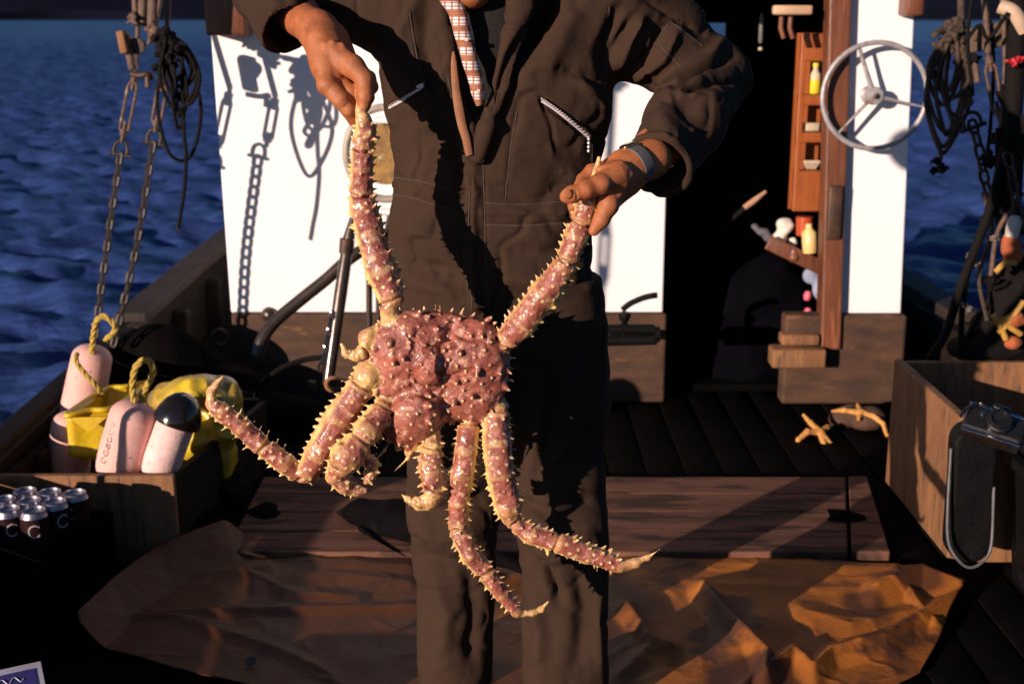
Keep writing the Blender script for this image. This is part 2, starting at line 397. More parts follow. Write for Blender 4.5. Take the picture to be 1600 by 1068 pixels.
# sides, back and roof
YB = 7.2
b = MB(); panel(xl_top, xl_b, xl_top+.05, xl_b+.05, .0, zt, YC+.052, YB-YC-.06, b); b.build('side_wall', m_white, dh, smooth=False); b = MB(); panel(pr_top-.05, pr_b-.05, pr_top, pr_b, .0, zt, YC+.052, YB-YC-.06, b)
b.build('side_wall', m_white, dh, smooth=False)
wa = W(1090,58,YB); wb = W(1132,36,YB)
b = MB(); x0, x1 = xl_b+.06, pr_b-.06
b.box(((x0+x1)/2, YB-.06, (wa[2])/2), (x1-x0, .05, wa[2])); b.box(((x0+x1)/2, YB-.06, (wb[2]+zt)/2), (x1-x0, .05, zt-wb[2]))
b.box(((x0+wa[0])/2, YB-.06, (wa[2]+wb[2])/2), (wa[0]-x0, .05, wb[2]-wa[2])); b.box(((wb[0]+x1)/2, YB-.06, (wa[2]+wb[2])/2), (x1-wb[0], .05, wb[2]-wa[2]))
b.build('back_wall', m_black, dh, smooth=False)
MB().box(((xl_top+pr_top)/2, (YC+YB)/2+.0, zt+.035), (pr_top-xl_top+.2, YB-YC+.2, .06)).build('roof', m_white, dh, smooth=False, bevel=.01)
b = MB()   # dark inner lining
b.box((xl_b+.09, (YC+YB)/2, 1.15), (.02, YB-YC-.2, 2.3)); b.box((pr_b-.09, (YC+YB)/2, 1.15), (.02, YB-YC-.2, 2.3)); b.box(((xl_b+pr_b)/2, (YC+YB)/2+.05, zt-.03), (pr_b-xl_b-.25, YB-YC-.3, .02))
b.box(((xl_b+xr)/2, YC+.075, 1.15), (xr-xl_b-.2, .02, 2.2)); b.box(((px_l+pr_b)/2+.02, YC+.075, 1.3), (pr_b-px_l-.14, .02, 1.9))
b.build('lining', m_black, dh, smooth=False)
# coaming under the walls
b = MB(); xw = W(1041,520,YC)[0]
n = 26; xs = np.linspace(xl_b+.0, xw, n)
b.box(((xl_b+xw)/2, YC+.03, (zb-.003)/2), (xw-xl_b, .064, zb-.006))
b.build('coaming', m_coam, dh, smooth=False, bevel=.01)
cxl = W(1222,600,YC-.02)[0]
b = MB(); b.box(((cxl+pr_b+.02)/2, YC+.02, (zb-.006)/2), (pr_b+.02-cxl, .09, zb-.008)); b.build('coaming', m_coam, dh, smooth=False, bevel=.012, label='dark stained coaming below the narrow wall strip')
# door post
pa = W(1297,545,YC-.03); pb = W(1301,0,YC-.03)
b = MB(); pw = .079
b.hexa([(pa[0]-pw/2,YC-.045,pa[2]),(pa[0]+pw/2,YC-.045,pa[2]),(pa[0]+pw/2,YC+.05,pa[2]),(pa[0]-pw/2,YC+.05,pa[2]),(pb[0]-pw*.55,YC-.045,zt),(pb[0]+pw*.55,YC-.045,zt),(pb[0]+pw*.55,YC+.05,zt),(pb[0]-pw*.55,YC+.05,zt)])
dp = b.build('door_post', m_post, dh, smooth=False, bevel=.008)
a = W(1304,293,YC-.06); MB().box((a[0]+.008,YC-.052,(a[2]+W(0,352,YC)[2])/2-.02),(.055,.02,.21)).build('latch_plate', m_iron, dp, bevel=.008)
b = MB(); a = W(1250,3,YC-.02); b.box(((xr+px_l)/2-.0, YC+.02, W(0,-8,YC)[2]+.03), (px_l-xr-.02, .08, .06)); b.build('door_lintel', m_post, dh, bevel=.006)
# sill blocks
a = W(1245,556,YC-.06); b = MB(); b.box((a[0],YC-.06,a[2]),(.21,.10,.075)); b.build('sill_block', m_crate, dh, bevel=.008)
a = W(1245,532,YC-.03); MB().box((a[0]+.01,YC-.02,a[2]+.008),(.15,.08,.045)).build('sill_block', m_crate, dh, bevel=.01)
# beam ends either side at the top
a = W(356,25,YC-.08); MB().box((a[0]+.0,YC-.07,a[2]+.08),(.15,.12,.30)).build('lamp_board', m_post, dh, bevel=.01)
a = W(1425,10,YC-.08); MB().box((a[0],YC-.07,a[2]+.06),(.065,.12,.19)).build('lamp_board', m_post, dh, bevel=.01)
# small bolt head on the lower wall
a = W(420,492,YC-.01); MB().lathe([(0,-.028),(.02,-.024),(.03,-.01),(.032,0)],(a[0],YC-.001,a[2]),(0,1,0),16).build('vent_knob', m_iron2, dh)
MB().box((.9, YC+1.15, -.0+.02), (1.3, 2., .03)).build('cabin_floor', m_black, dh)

# bulwarks
def bulwark(label, sx):
    t = thing('bulwark', label, 'bulwark', (sx*1.5, 4, 0))
    ys = np.array([-1.5, 1., 2.4, 3.4, 4.25, 5., 6., 7., 8.5, 10.]); xs = np.array([1.46,1.5,1.5,1.5,1.52,1.53,1.53,1.5,1.42,1.2]); zs = np.array([.24,.24,.25,.29,.295,.30,.32,.35,.42,.55])
    if sx > 0: xs = xs+.55*np.interp(ys, [0, 3, 5, 7], [1, 1, .55, .3])
    P = [(sx*x, y, z-.03) for x, y, z in zip(xs, ys, zs)]
    b = MB()
    for i in range(len(P)-1):
        p, q = P[i], P[i+1]
        b.hexa([(p[0]-.025,p[1],-.7),(p[0]+.025,p[1],-.7),(q[0]+.025,q[1],-.7),(q[0]-.025,q[1],-.7),(p[0]-.025,p[1],p[2]),(p[0]+.025,p[1],p[2]),(q[0]+.025,q[1],q[2]),(q[0]-.025,q[1],q[2])])
    b.build('planking', m_dkwood, t, smooth=False)
    for i0, i1, wd, th, dz in ((0, 5, .075, .035, .0), (5, 9, .13, .05, .02)):
        b = MB()
        for i in range(i0, i1):
            p, q = np.array(P[i]), np.array(P[i+1]); d = np.array([0,0,.02+dz])
            a = np.array([sx*wd/2*-1,0,0]); c = np.array([0,0,th])
            lo = sorted([p+a, p-a], key=lambda v: v[0]); l2 = sorted([q+a, q-a], key=lambda v: v[0])
            b.hexa([lo[0]+d,lo[1]+d,l2[1]+d,l2[0]+d,lo[0]+d+c,lo[1]+d+c,l2[1]+d+c,l2[0]+d+c])
        b.build('cap_rail', m_dkwood if i0 == 0 else m_rail, t, smooth=False, bevel=.008, label='low wet cap rail' if i0 == 0 else 'raised cap rail ahead of the rigging')
    for y in np.arange(.6, 9, .62):
        x = np.interp(y, ys, xs); z = np.interp(y, ys, zs)
        MB().box((sx*(x-.055), y, z/2-.03), (.07, .08, z-.07)).build('frame_timber', m_dkwood, t, bevel=.01)
    return t
bulwark('dark timber bulwark with a cap rail left of the pink floats', -1)
bulwark('dark timber bulwark with a cap rail beyond the narrow white wall strip', 1)
# raised support block where the higher rail starts
a = W(222,505,4.96); MB().box((a[0]-.01,4.95,.29),(.09,.09,.075)).build('rail_block', m_rail, [o for o in bpy.data.objects if o.name == 'bulwark'][0], bevel=.01)

# hatch cover
t = thing('hatch_cover', 'low worn plank hatch cover crossed by sunlight behind the person', 'hatch cover', (0, 3.8, 0))
f0, f1 = G(352,862,.035), G(1395,868,.035); r0, r1 = G(412,744,.035), G(1348,742,.035)
YF, YR = f0[1], r0[1]; n = 4; zt2 = .035
for i in range(n):
    y0 = YF+(YR-YF)*i/n+.002; y1 = YF+(YR-YF)*(i+1)/n-.002
    xa = lambda y: np.interp(y, [YF, YR], [f0[0], r0[0]]); xb = lambda y: np.interp(y, [YF, YR], [f1[0]-.12, r1[0]-.06])
    b = MB(); b.hexa([(xa(y0),y0,.002),(xb(y0),y0,.002),(xb(y1),y1,.002),(xa(y1),y1,.002),(xa(y0),y0,zt2),(xb(y0),y0,zt2),(xb(y1),y1,zt2),(xa(y1),y1,zt2)])
    b.build('board', m_deck, t, smooth=False, bevel=.004)
b = MB(); y0, y1 = YF, YR
b.hexa([(f1[0]-.108,y0,.002),(f1[0]+.0,y0,.002),(r1[0]+.01,y1,.002),(r1[0]-.05,y1,.002),(f1[0]-.108,y0,.038),(f1[0]+.0,y0,.038),(r1[0]+.01,y1,.038),(r1[0]-.05,y1,.038)])
b.build('edge_board', m_deck, t, smooth=False, bevel=.004)
for (px, py, r) in ((414,797,.05), (1318,806,.055)):  # thin black slabs stand for holes, their darkness put into the colour
    c = G(px, py, .0365); q = rnd.uniform(0,6); pts = [(c[0]+r*(1+.3*math.sin(3*a+q))*math.cos(a), c[1]+1.15*r*(1+.25*math.sin(2*a+q))*math.sin(a), .0368) for a in np.linspace(0, 6.28, 15)[:-1]]
    MB().prism(pts, (0,0,.0015)).build('hole_patch', m_black, t, smooth=False)
# ------------------------------------------------------------------ the crab
YK = 2.33          # depth at which it is held up
def crab():
    s = SDF(); r = np.random.RandomState(11)
    mp = lambda px: px*YK*1.045/F; mr = lambda px: px*.87*YK*1.045/F
    # body: swollen side lobes, a raised front lobe, a heart lobe between, with furrows
    def E(px, py, dy, rx, ry, rd, ang=0, k=.012, sub=False):
        c = W(px, py, YK+dy); ca, sa = math.cos(math.radians(ang)), math.sin(math.radians(ang))
        R = np.array([[ca, 0, sa], [0, 1, 0], [-sa, 0, ca]])
        s.ell(c, (mp(rx), rd, mp(ry)), R, k, sub)
    E(683, 574, .022, 114, 90, .040, 0, .02)
    E(638, 545, .012, 66, 58, .044, -25, .016); E(622, 590, .018, 46, 46, .038, 0, .016)
    E(742, 560, .020, 48, 58, .040, 12, .016); E(742, 612, .022, 46, 52, .038, 0, .016)
    E(672, 573, -.018, 24, 30, .03, 25, .008)
    E(650, 642, .004, 42, 48, .050, -8, .016); E(626, 660, .01, 28, 36, .04, 0, .014); E(640, 690, .02, 16, 18, .03, 0, .012)
    frozen = SDF(); frozen.p = list(s.p)
    # furrows
    def furrow(pts, rad, dy, k=.006):
        pp = np.array(smooth_path([(a, b, 0) for a, b in pts], 14)); q = []
        for a, b, _ in pp:
            h_, n_ = frozen.hit(a, b, YK-.12, YK+.08)
            if h_ is not None: q.append(h_+n_*rad*.15)
        s.chain(q, [rad*(.75+.5*math.sin(math.pi*i/max(len(q)-1, 1))) for i in range(len(q))], k, True)
    furrow([(712,486),(704,515),(694,545),(690,575),(694,610),(688,655)], .0085, 0); furrow([(686,540),(664,566),(646,590),(652,612)], .0055, 0); furrow([(712,520),(735,528),(760,524)], .004, 0)
    furrow([(652,612),(630,614),(606,628),(590,640)], .0065, 0); furrow([(652,612),(672,618),(690,605)], .005, 0)
    furrow([(640,520),(650,540),(644,556)], .004, 0); furrow([(700,590),(735,580),(775,590)], .005, 0)
    SK = []     # (a,b,ra,rb,joint tone, yellow side)
    body_only = SDF(); body_only.p = list(s.p)
    spines = []; rings = []
    def leg(pts, ysd=0, base=None, sp=5, spl=.0100, k=.006, rows=(0,)):
        """pts: (px,py,dy,r_px)  each step one limb section"""
        Q = [W(a, b, YK+c) for a, b, c, _ in pts]; R = [mr(q[3]) for q in pts]
        s.chain(Q, R, k)
        if base != 'n' and sp: rings.append(((Q[0]+(Q[0]-Q[1])/np.linalg.norm(Q[1]-Q[0])*R[0]*.35), Q[1]-Q[0], R[0]*1.0))
        for i in range(len(Q)-1):
            SK.append((Q[i], Q[i+1], R[i], R[i+1], ysd))
            a, b = Q[i], Q[i+1]; L = np.linalg.norm(b-a); t = (b-a)/(L+1e-9)
            if R[i+1] < .0045 or sp == 0: continue
            v = np.array([0, -1., -.25]); v -= (v@t)*t; v /= np.linalg.norm(v); u = np.cross(t, v)
            nrow = 7
            for ph_i, ph in enumerate(np.linspace(-100, 100, nrow)):
                m = max(1, int(round(L/.019*(1.3 if abs(ph) > 70 else .6))))
                for j in range(m):
                    f = (j+.5*(ph_i % 2)+.25+r.uniform(-.15, .15))/m
                    if f > 1: continue
                    pa = math.radians(ph+r.uniform(-8, 8)); n = math.cos(pa)*v+math.sin(pa)*u
                    rad = R[i]+(R[i+1]-R[i])*f; c = a+(b-a)*f+n*rad*.92
                    ln = spl*(r.uniform(.8, 1.5) if abs(ph) > 60 else r.uniform(.25, .75)); d = n+t*.35; d /= np.linalg.norm(d)
                    spines.append((c, c+d*ln, min(.0038, rad*.36), .0006))
    J = lambda *a: a
    # a: upper left leg, pinched by the hand
    leg([(612,500,0.010,19),(607,478,0.006,15),(610,460,0.008,21)], 0, sp=0); leg([(612,462,0.007,22),(596,425,0.012,25),(580,370,0.034,25),(568,325,0.060,23),(564,302,0.065,20)], -1)
    leg([(563,298,0.066,21),(566,262,0.063,19),(565,228,0.060,19)], -1); leg([(566,226,0.060,16),(572,206,0.055,15),(568,190,0.050,11)], -1); leg([(568,190,0.050,9),(563,172,0.050,7),(560,150,0.060,4)], 0, sp=0)
    # b: upper right leg
    leg([(768,560,.04,24),(778,545,.03,20),(790,533,.02,20)], 0, sp=0); leg([(792,531,.02,22),(815,505,.02,25),(850,460,.015,24),(880,418,.015,21),(886,408,.015,19)], 1)
    leg([(888,402,.015,19),(900,370,.015,20),(906,350,.018,18)], 1); leg([(908,344,.018,16),(918,318,.022,15),(926,292,.03,11)], 1); leg([(926,292,.03,9),(932,268,.04,7),(936,248,.045,4)], 0, sp=0)
    # c: left lower leg, bent back up
    leg([(602,570,.02,26),(578,585,.0,24),(566,602,.0,25)], 0, sp=2); leg([(562,606,0,26),(530,655,-.01,26),(498,708,-.015,25),(480,736,-.015,19),(474,744,-.015,12)], -1)
    leg([(466,742,-.015,13),(446,724,-.02,18),(414,697,-.02,19)], -1); leg([(408,694,-.02,20),(378,668,-.02,18),(345,642,-.02,16),(332,632,-.02,13)], -1)
    leg([(331,630,-.02,9),(330,612,-.02,9),(338,600,-.02,6),(349,587,-.02,1.2)], 0, sp=0)
    # d: big claw, curled
    leg([(608,622,.01,18),(596,640,-.01,21)], 0, sp=0); leg([(594,644,-.02,22),(574,672,-.045,25),(566,684,-.05,22)], -1, spl=.011)
    leg([(560,692,-.055,25),(543,712,-.065,28),(538,720,-.065,26)], -1, spl=.011)
    leg([(531,726,-.06,22),(524,742,-.055,17),(537,758,-.05,13),(556,766,-.045,9),(570,766,-.045,4)], -1, spl=.010)
    leg([(562,706,-.045,13),(579,722,-.03,12),(581,738,-.03,9),(572,752,-.035,5)], 1, spl=.008)
    # e: small claw
    leg([(662,662,.02,20),(672,680,.0,17),(676,700,-.01,21)], 0, sp=3); leg([(676,704,-.01,21),(672,722,-.015,18),(674,738,-.02,19),(678,766,-.025,18)], 1, spl=.011)
    leg([(678,768,-.025,18),(672,782,-.028,13),(652,784,-.03,8),(638,780,-.03,5),(628,772,-.03,2)], 0, spl=.006)
    leg([(670,790,-.02,9),(652,793,-.02,5),(642,788,-.02,3)], 0, sp=0)
    # f: middle lower leg
    leg([(728,652,.03,18),(730,668,.02,18)], 0, sp=0); leg([(732,668,.02,20),(728,705,.0,20),(722,742,-.005,21),(716,784,-.005,19),(717,816,-.005,19)], 1)
    leg([(714,828,-.005,15),(736,866,-.01,18),(758,893,-.01,17)], -1); leg([(762,897,-.01,17),(785,928,-.01,15),(806,953,-.01,12)], -1); leg([(810,957,-.01,7),(832,957,-.005,6),(846,951,0,4),(857,939,0,1)], 0, sp=0)
    # g: right lower leg
    leg([(765,625,.04,26),(778,640,.02,23)], 0, sp=3); leg([(776,648,.015,24),(776,690,.0,26),(782,740,-.005,26),(794,790,-.01,24),(798,806,-.01,18)], -1)
    leg([(806,820,-.01,14),(832,834,-.015,18),(868,845,-.02,18)], -1); leg([(874,847,-.02,19),(920,865,-.02,18),(966,882,-.02,14)], -1)
    leg([(972,883,-.02,10),(995,879,-.02,8.5),(1012,871,-.02,5.5),(1031,857,-.02,1.)], 0, sp=0)
    # tucked small hind leg on the left
    leg([(590,535,.02,17),(574,528,.0,15),(572,545,-.005,12)], 0, sp=0); leg([(568,548,-.005,9),(553,556,-.01,7),(541,551,-.01,6),(534,538,-.01,3)], 0, spl=.004)
    leg([(598,512,.02,12),(582,520,.005,12)], 0, sp=0)
    # mouthparts and feelers
    leg([(630,690,.015,9),(622,700,.0,5),(619,692,-.01,2)], 0, sp=0); leg([(640,695,.015,9),(636,706,.0,6)], 0, sp=0); leg([(655,690,.015,8),(650,702,.0,4)], 0, sp=0)
    leg([(618,676,.0,2.2),(600,704,-.01,1.5),(578,729,-.02,1.0)], 0, sp=0); leg([(650,690,.0,2.2),(638,715,-.01,1.5),(616,736,-.02,1.0)], 0, sp=0)
    # spines round the rim and over the back
    c0 = np.array([683., 575.])
    base = SDF(); base.p = body_only.p
    for a in np.arange(0, 360, 9.5):
        a = math.radians(a+r.uniform(-3, 3)); d = np.array([math.cos(a), math.sin(a)])
        q = None
        for rr in np.arange(150, 40, -2.5):
            p = c0+d*rr; X = W(p[0], p[1], YK+.03)
            if body_only.ev(X[None])[0] < -.001: q = (p, X); break
        if q is None: continue
        if 92 < math.degrees(a) < 128: continue
        X = q[1]; n = np.array([d[0], -.35, -d[1]]); n /= np.linalg.norm(n); ln = r.uniform(.012, .021)
        spines.append((X-n*.004, X+n*ln, .0078, .0008))
    k = 0; pts = []
    for _ in range(1500):
        if k > 105: break
        px, py = r.uniform(572, 795), r.uniform(488, 700)
        if any((px-a)**2+(py-b)**2 < 13.5**2 for a, b in pts): continue
        h, n = body_only.hit(px, py, YK-.12, YK+.06)
        if h is None or n[1] > -.3: continue
        pts.append((px, py)); k += 1; big = r.rand() < .3
        ln = r.uniform(.009, .015) if big else r.uniform(.003, .006)
        spines.append((h-n*.003, h+(n+np.array([0,0,-.25]))*ln, .0082 if big else .0042, .0009))
    for c, ax, R in rings: s.ring(c, ax, R, .0045, .003)
    for a, b, ra, rb in spines: s.cone(a, b, ra, rb, .003)
    V, Q = s.mesh(.0017, 20)
    # small knobbly relief
    N = vnorm(V, Q); V = V+N*(wob(V, .0006, 900, 3)+wob(V, .0019, 330, 5)+wob(V, .0022, 130, 6)*(V[:, 1] > 0))[:, None]; V = relax(V, Q, 1, .3)
    # natural colour: cream along limb edges and at the joints, pale spine tips
    T = np.zeros(len(V)); D0 = np.full(len(V), 9.)
    bd = body_only.ev(V)
    for a, b, ra, rb, sd in SK:
        L = np.linalg.norm(b-a); t = (b-a)/(L+1e-9); m = np.all((V > np.minimum(a, b)-.03) & (V < np.maximum(a, b)+.03), 1)
        P = V[m]; h = np.clip((P-a)@t/(L+1e-9), 0, 1); rad = ra+(rb-ra)*h; q = P-a-(h*L)[:, None]*t; d = np.linalg.norm(q, axis=1)-rad
        v = np.array([0, -1., 0]); v -= (v@t)*t; v /= np.linalg.norm(v); u = np.cross(t, v); u = u if u[0] < 0 else -u   # u: toward picture left
        x = (q@u)/(rad+1e-6)
        if sd == 0: tone = np.full(len(P), .55)
        else:
            x = x*(-sd)*1.0; tone = np.clip((x-.60)/.3, 0, 1)*.95+np.clip((-x-.86)/.15, 0, 1)*.5
        tone = np.maximum(tone, np.clip((np.minimum(h, 1-h)*-L+.006)/.004, 0, 1)*0.25)
        bk = np.clip(((q@-v)/(rad+1e-6)-.35)/.3, 0, 1)*.8; tone = np.maximum(tone, bk)
        cur = D0[m]; upd = d < cur; tt = T[m]; tt[upd] = tone[upd]; T[m] = tt; cur[upd] = d[upd]; D0[m] = cur
    T = np.where(bd < D0-.0015, .0, T)
    sp = np.zeros(len(V))
    for a, b, ra, rb in spines:
        m = np.all((V > np.minimum(a, b)-.004) & (V < np.maximum(a, b)+.004), 1)
        if not m.any(): continue
        L = np.linalg.norm(b-a); t = (b-a)/L; h = (V[m]-a)@t/L; d = np.linalg.norm(V[m]-a-np.clip(h, 0, 1)[:, None]*(b-a), axis=1)
        sp[m] = np.maximum(sp[m], np.clip((h-.45)/.4, 0, 1)*(d < .0035))
    T = np.clip(T*(1+.5*wob(V, 1., 500, 9))+.10*wob(V, 1., 800, 8)*(T > .05), 0, 1)
    m = mat('crab_shell', (.39,.118,.078), (.20,.054,.040), rough=.40, scale=30, bump=1., bscale=240, coat=.38, c3=(.58,.32,.22), s3=55, t3=.56, bdist=.0016,
            attr='cream', attrcol=(.78,.52,.19), attr2='tip', attrcol2=(.80,.54,.26), contrast=.15, sss=.0)
    b = MB(); b.add(V, Q[:, ::1])
    return b.build('king_crab', m, attrs={'cream': T, 'tip': sp*.85}, label='large spiny red king crab held up by two of its legs', cat='crab', org=W(700,700,YK))
crab()
# ------------------------------------------------------------------ the person: body, jacket, trousers, shirt
YP = 2.66
def person():
    m_skin = mat('skin', (.43,.145,.050), (.27,.080,.028), rough=.52, scale=34, bump=.8, bscale=300, c3=(.40,.115,.045), s3=26, t3=.52, bdist=.0018, sss=.06)
    m_cloth = mat('brown_duck_cloth', (.050,.028,.019), (.033,.019,.013), spec=.12, rough=.95, scale=7, bump=.6, bscale=240, c3=(.036,.020,.014), s3=4, t3=.58, bdist=.0022, contrast=.3)
    m_lining = mat('zip_tape', (.30,.125,.055), (.2,.08,.035), rough=.7, scale=40, bump=.3, bscale=300)
    m_dark = mat('black_knit', (.012,.008,.008), (.006,.005,.005), rough=.9, scale=40, bump=.6, bscale=400)
    root_loc = G(800, 1105)
    # ---- torso / limbs inside the clothes (coarse) + hands and head (fine), one mesh
    shL, shR = W(628,2,2.70), W(950,10,2.70); elL, elR = W(428,-22,2.74), W(1112,122,2.76)
    wrL, wrR = W(497,48,2.49), W(990,258,2.41)
    hipL, hipR = W(710,540,2.68), W(872,540,2.68); knL, knR = W(704,800,2.69), W(876,800,2.60)
    anL, anR = W(712,1070,2.70), W(884,1085,2.585)
    c = SDF()
    ms = W(790,470,2.70); c.ell(W(782,150,2.72), (.16,.095,.24), None, .05); c.ell(W(785,430,2.71), (.145,.10,.17), None, .05)
    c.chain([shL, elL], [.052,.042], .04); c.chain([elL, wrL+(elL-wrL)*.25], [.042,.034], .03); c.chain([shR, elR], [.052,.042], .04); c.chain([elR, wrR+(elR-wrR)*.2], [.042,.034], .03)
    c.chain([hipL, knL, anL], [.066,.044,.034], .04); c.chain([hipR, knR, anR], [.066,.044,.034], .04)
    c.cone(anL+[0,.05,-.02], anL+[-.02,-.06,-.03], .030, .024, .03); c.cone(anR+[0,.05,-.02], anR+[.02,-.06,-.03], .030, .024, .03)
    V1, Q1 = c.mesh(.010, 16)
    # head, leaning forward and down
    h = SDF(); hc = W(742,-100,2.60)
    h.cone(W(775,10,2.72), W(752,-60,2.64), .062, .058, .03)
    h.ell(hc+[0,.03,.03], (.076,.098,.095), None, .02); h.ell(hc+[0,-.02,-.045], (.062,.075,.075), None, .03)
    chin = W(735,-4,2.535); h.ell(chin+[0,.012,.010], (.031,.032,.030), None, .025); h.ell(chin+[0,.0,.001], (.022,.02,.016), None, .012)
    for sx in (-1, 1):
        h.cone(chin+[sx*.012,.02,.012], hc+[sx*.058,.04,-.03], .024, .022, .02)
        h.ell(hc+[sx*.076,.03,-.01], (.011,.02,.032), None, .006); h.ell(hc+[sx*.030,-.083,.008], (.017,.012,.009), None, .008, True); h.ell(hc+[sx*.030,-.074,.006], (.013,.013,.011), None, .002)
        h.cone(hc+[sx*.048,-.080,.026], hc+[sx*.014,-.088,.024], .008, .009, .012); h.ell(hc+[sx*.04,-.068,-.03], (.024,.018,.02), None, .015)
    nb = hc+[0,-.092,.005]; nt_ = hc+[0,-.122,-.034]; h.cone(nb, nt_, .009, .014, .012); h.cone(nt_+[-.013,.008,-.002], nt_+[.013,.008,-.002], .009, .009, .006)
    lp = chin+[0,-.012,.040]; h.cone(lp+[-.022,.012,.006], lp+[0,-.002,.009], .006, .008, .006); h.cone(lp+[0,-.002,.009], lp+[.022,.012,.006], .008, .006, .006); h.cone(lp+[-.018,.010,-.006], lp+[.018,.010,-.006], .009, .009, .007)
    h.cone(lp+[-.024,.004,.001], lp+[.024,.004,.001], .0025, .0025, .003, True)
    V2, Q2 = h.mesh(.003, 20)
    # ---- right hand of the picture: thumb over the leg, fingers curled behind it
    def P(px, py, Y): return W(px, py, Y)
    g = SDF(); R = lambda px: px*2.36*1.03/F
    g.cone(P(1048,229,2.52), P(1015,250,2.44), R(26), R(27), .02); g.cone(P(1018,248,2.44), P(985,264,2.405), R(28), R(27), .02)
    g.cone(P(988,262,2.40), P(955,283,2.365), R(27), R(27), .02); g.cone(P(975,285,2.40), P(950,312,2.375), R(24), R(20), .02)
    g.ell(P(960,275,2.35), (R(25), R(20), R(20)), None, .015)
    g.cone(P(970,258,2.40), P(940,272,2.41), R(20), R(16), .02)
    # thumb
    g.chain([P(962,275,2.345), P(938,288,2.318), P(915,296,2.300), P(893,304,2.292), P(885,307,2.292)], [R(21),R(15.5),R(13.5),R(12.5),R(10)], .006)
    g.ell(P(938,287,2.310), (R(16),R(14),R(13)), None, .006)
    # index: down the near side
    g.chain([P(958,298,2.355), P(950,322,2.335), P(940,342,2.328), P(928,360,2.328)], [R(19),R(15),R(12.5),R(8.5)], .005); g.ell(P(951,318,2.332), (R(16),)*3, None, .006)
    # middle / ring / little: round the back, tips showing left of the leg
    g.chain([P(950,305,2.385), P(928,338,2.405), P(903,336,2.40), P(897,322,2.375)], [R(17),R(14),R(12),R(10)], .004)
    g.chain([P(945,290,2.40), P(922,318,2.415), P(898,318,2.405), P(890,308,2.385)], [R(16),R(13),R(11),R(9)], .004)
    g.chain([P(945,268,2.40), P(925,268,2.40), P(911,281,2.39), P(905,290,2.37)], [R(16),R(12),R(10.5),R(9)], .004)
    # creases and tendons
    for a, b in (((905,288),(909,308)), ((927,278),(932,300)), ((899,293),(902,311))): g.cone(P(*a,2.279), P(*b,2.279), .0012, .0012, .003, True)
    for a, b in (((978,262),(952,300)), ((986,272),(960,312)), ((970,255),(935,262))): g.cone(P(*a,2.345), P(*b,2.335), .004, .0035, .010)
    g.ell(P(886,303,2.273), (R(7.5), .0020, R(8)), None, .0015)
    V3, Q3 = g.mesh(.0019, 20)
    # ---- left hand of the picture: pinching the tip of the raised leg
    PL = lambda px, py, Y: W(px, py, Y+.07)
    g = SDF(); R = lambda px: px*2.36*1.03/F
    g.cone(PL(455,20,2.52), PL(497,48,2.42), R(30), R(28), .02); g.cone(PL(497,48,2.42), PL(508,72,2.40), R(29), R(31), .02)
    K = [(511,131,2.325), (524,128,2.348), (541,120,2.375), (553,110,2.40)]
    for i, (x, y, z) in enumerate(K): g.cone(PL(500+8*i,62,2.375+.014*i), PL(x,y,z), R(19), R(15.5-.7*i), .020)
    g.ell(PL(518,100,2.375), (R(32),R(34),R(36)), None, .02)
    for (x, y, z) in K[:3]: g.ell(PL(x,y+3,z-.006), (R(14),)*3, None, .008)
    g.chain([PL(513,134,2.322), PL(533,156,2.312), PL(545,172,2.312), PL(552,188,2.322)], [R(15),R(13.5),R(12),R(9)], .004)
    g.chain([PL(528,130,2.345), PL(549,146,2.330), PL(557,162,2.33), PL(558,178,2.342)], [R(15),R(13),R(11.5),R(9)], .004)
    g.chain([PL(545,122,2.372), PL(568,138,2.365), PL(574,152,2.37), PL(570,166,2.385)], [R(14),R(12.5),R(11),R(9)], .004)
    g.chain([PL(556,112,2.40), PL(576,122,2.40), PL(581,136,2.405), PL(575,148,2.41)], [R(13),R(11),R(10),R(8)], .004)
    g.chain([PL(522,84,2.355), PL(552,104,2.335), PL(570,124,2.325), PL(571,150,2.312), PL(568,168,2.310)], [R(20),R(17),R(14),R(12.5),R(9)], .006)
    for a, b in (((508,70),(512,125)), ((520,66),(528,120)), ((535,70),(544,112))): g.cone(PL(*a,2.343), PL(*b,2.33), .003, .0035, .010)
    for a, b in (((524,152),(536,143)), ((538,168),(548,159))): g.cone(PL(*a,2.298), PL(*b,2.298), .001, .001, .003, True)
    V4, Q4 = g.mesh(.0019, 20)
    b = MB()
    for v, q, sm in ((V1, Q1, .002), (V2, Q2, .0007), (V3, Q3, .0006), (V4, Q4, .0006)):
        n = vnorm(v, q); v = v+n*(wob(v, sm*.6, 160, 3)+wob(v, sm*.3, 600, 4))[:, None]; b.add(relax(v, q, 1, .4), q)
    body = b.build('person', m_skin, label='person in a brown work jacket and trousers holding up the crab with both hands', cat='person', org=root_loc)
    body.data.update()
    # ---- jacket
    s = SDF(); YT = 2.675
    rows = [(-45,640,930,.10), (-20,590,975,.115), (20,570,985,.125), (100,590,965,.135), (190,604,954,.14), (260,616,938,.135), (320,612,932,.13), (360,608,928,.128), (400,606,926,.13), (440,612,928,.132), (470,622,934,.134), (494,634,942,.136)]
    zs = [W(0, p, YT-.05)[2] for p, *_ in rows]
    L = [W(a, p, YT-.02)[0] for p, a, _, _ in rows]; Rr = [W(b_, p, YT-.02)[0] for p, _, b_, _ in rows]
    s.column(zs, [(a+b_)/2 for a, b_ in zip(L, Rr)], [YT+.035*(1 if p < 60 else 0) for p, *_ in rows], [(b_-a)/2 for a, b_ in zip(L, Rr)], [q for *_, q in rows], .03, 2.25)
    cuL, cuR = W(452,46,2.55), W(1026,262,2.46)
    s.chain([shL+[0,.01,0], elL], [.098,.080], .05); s.chain([elL, cuL], [.082,.060], .03)
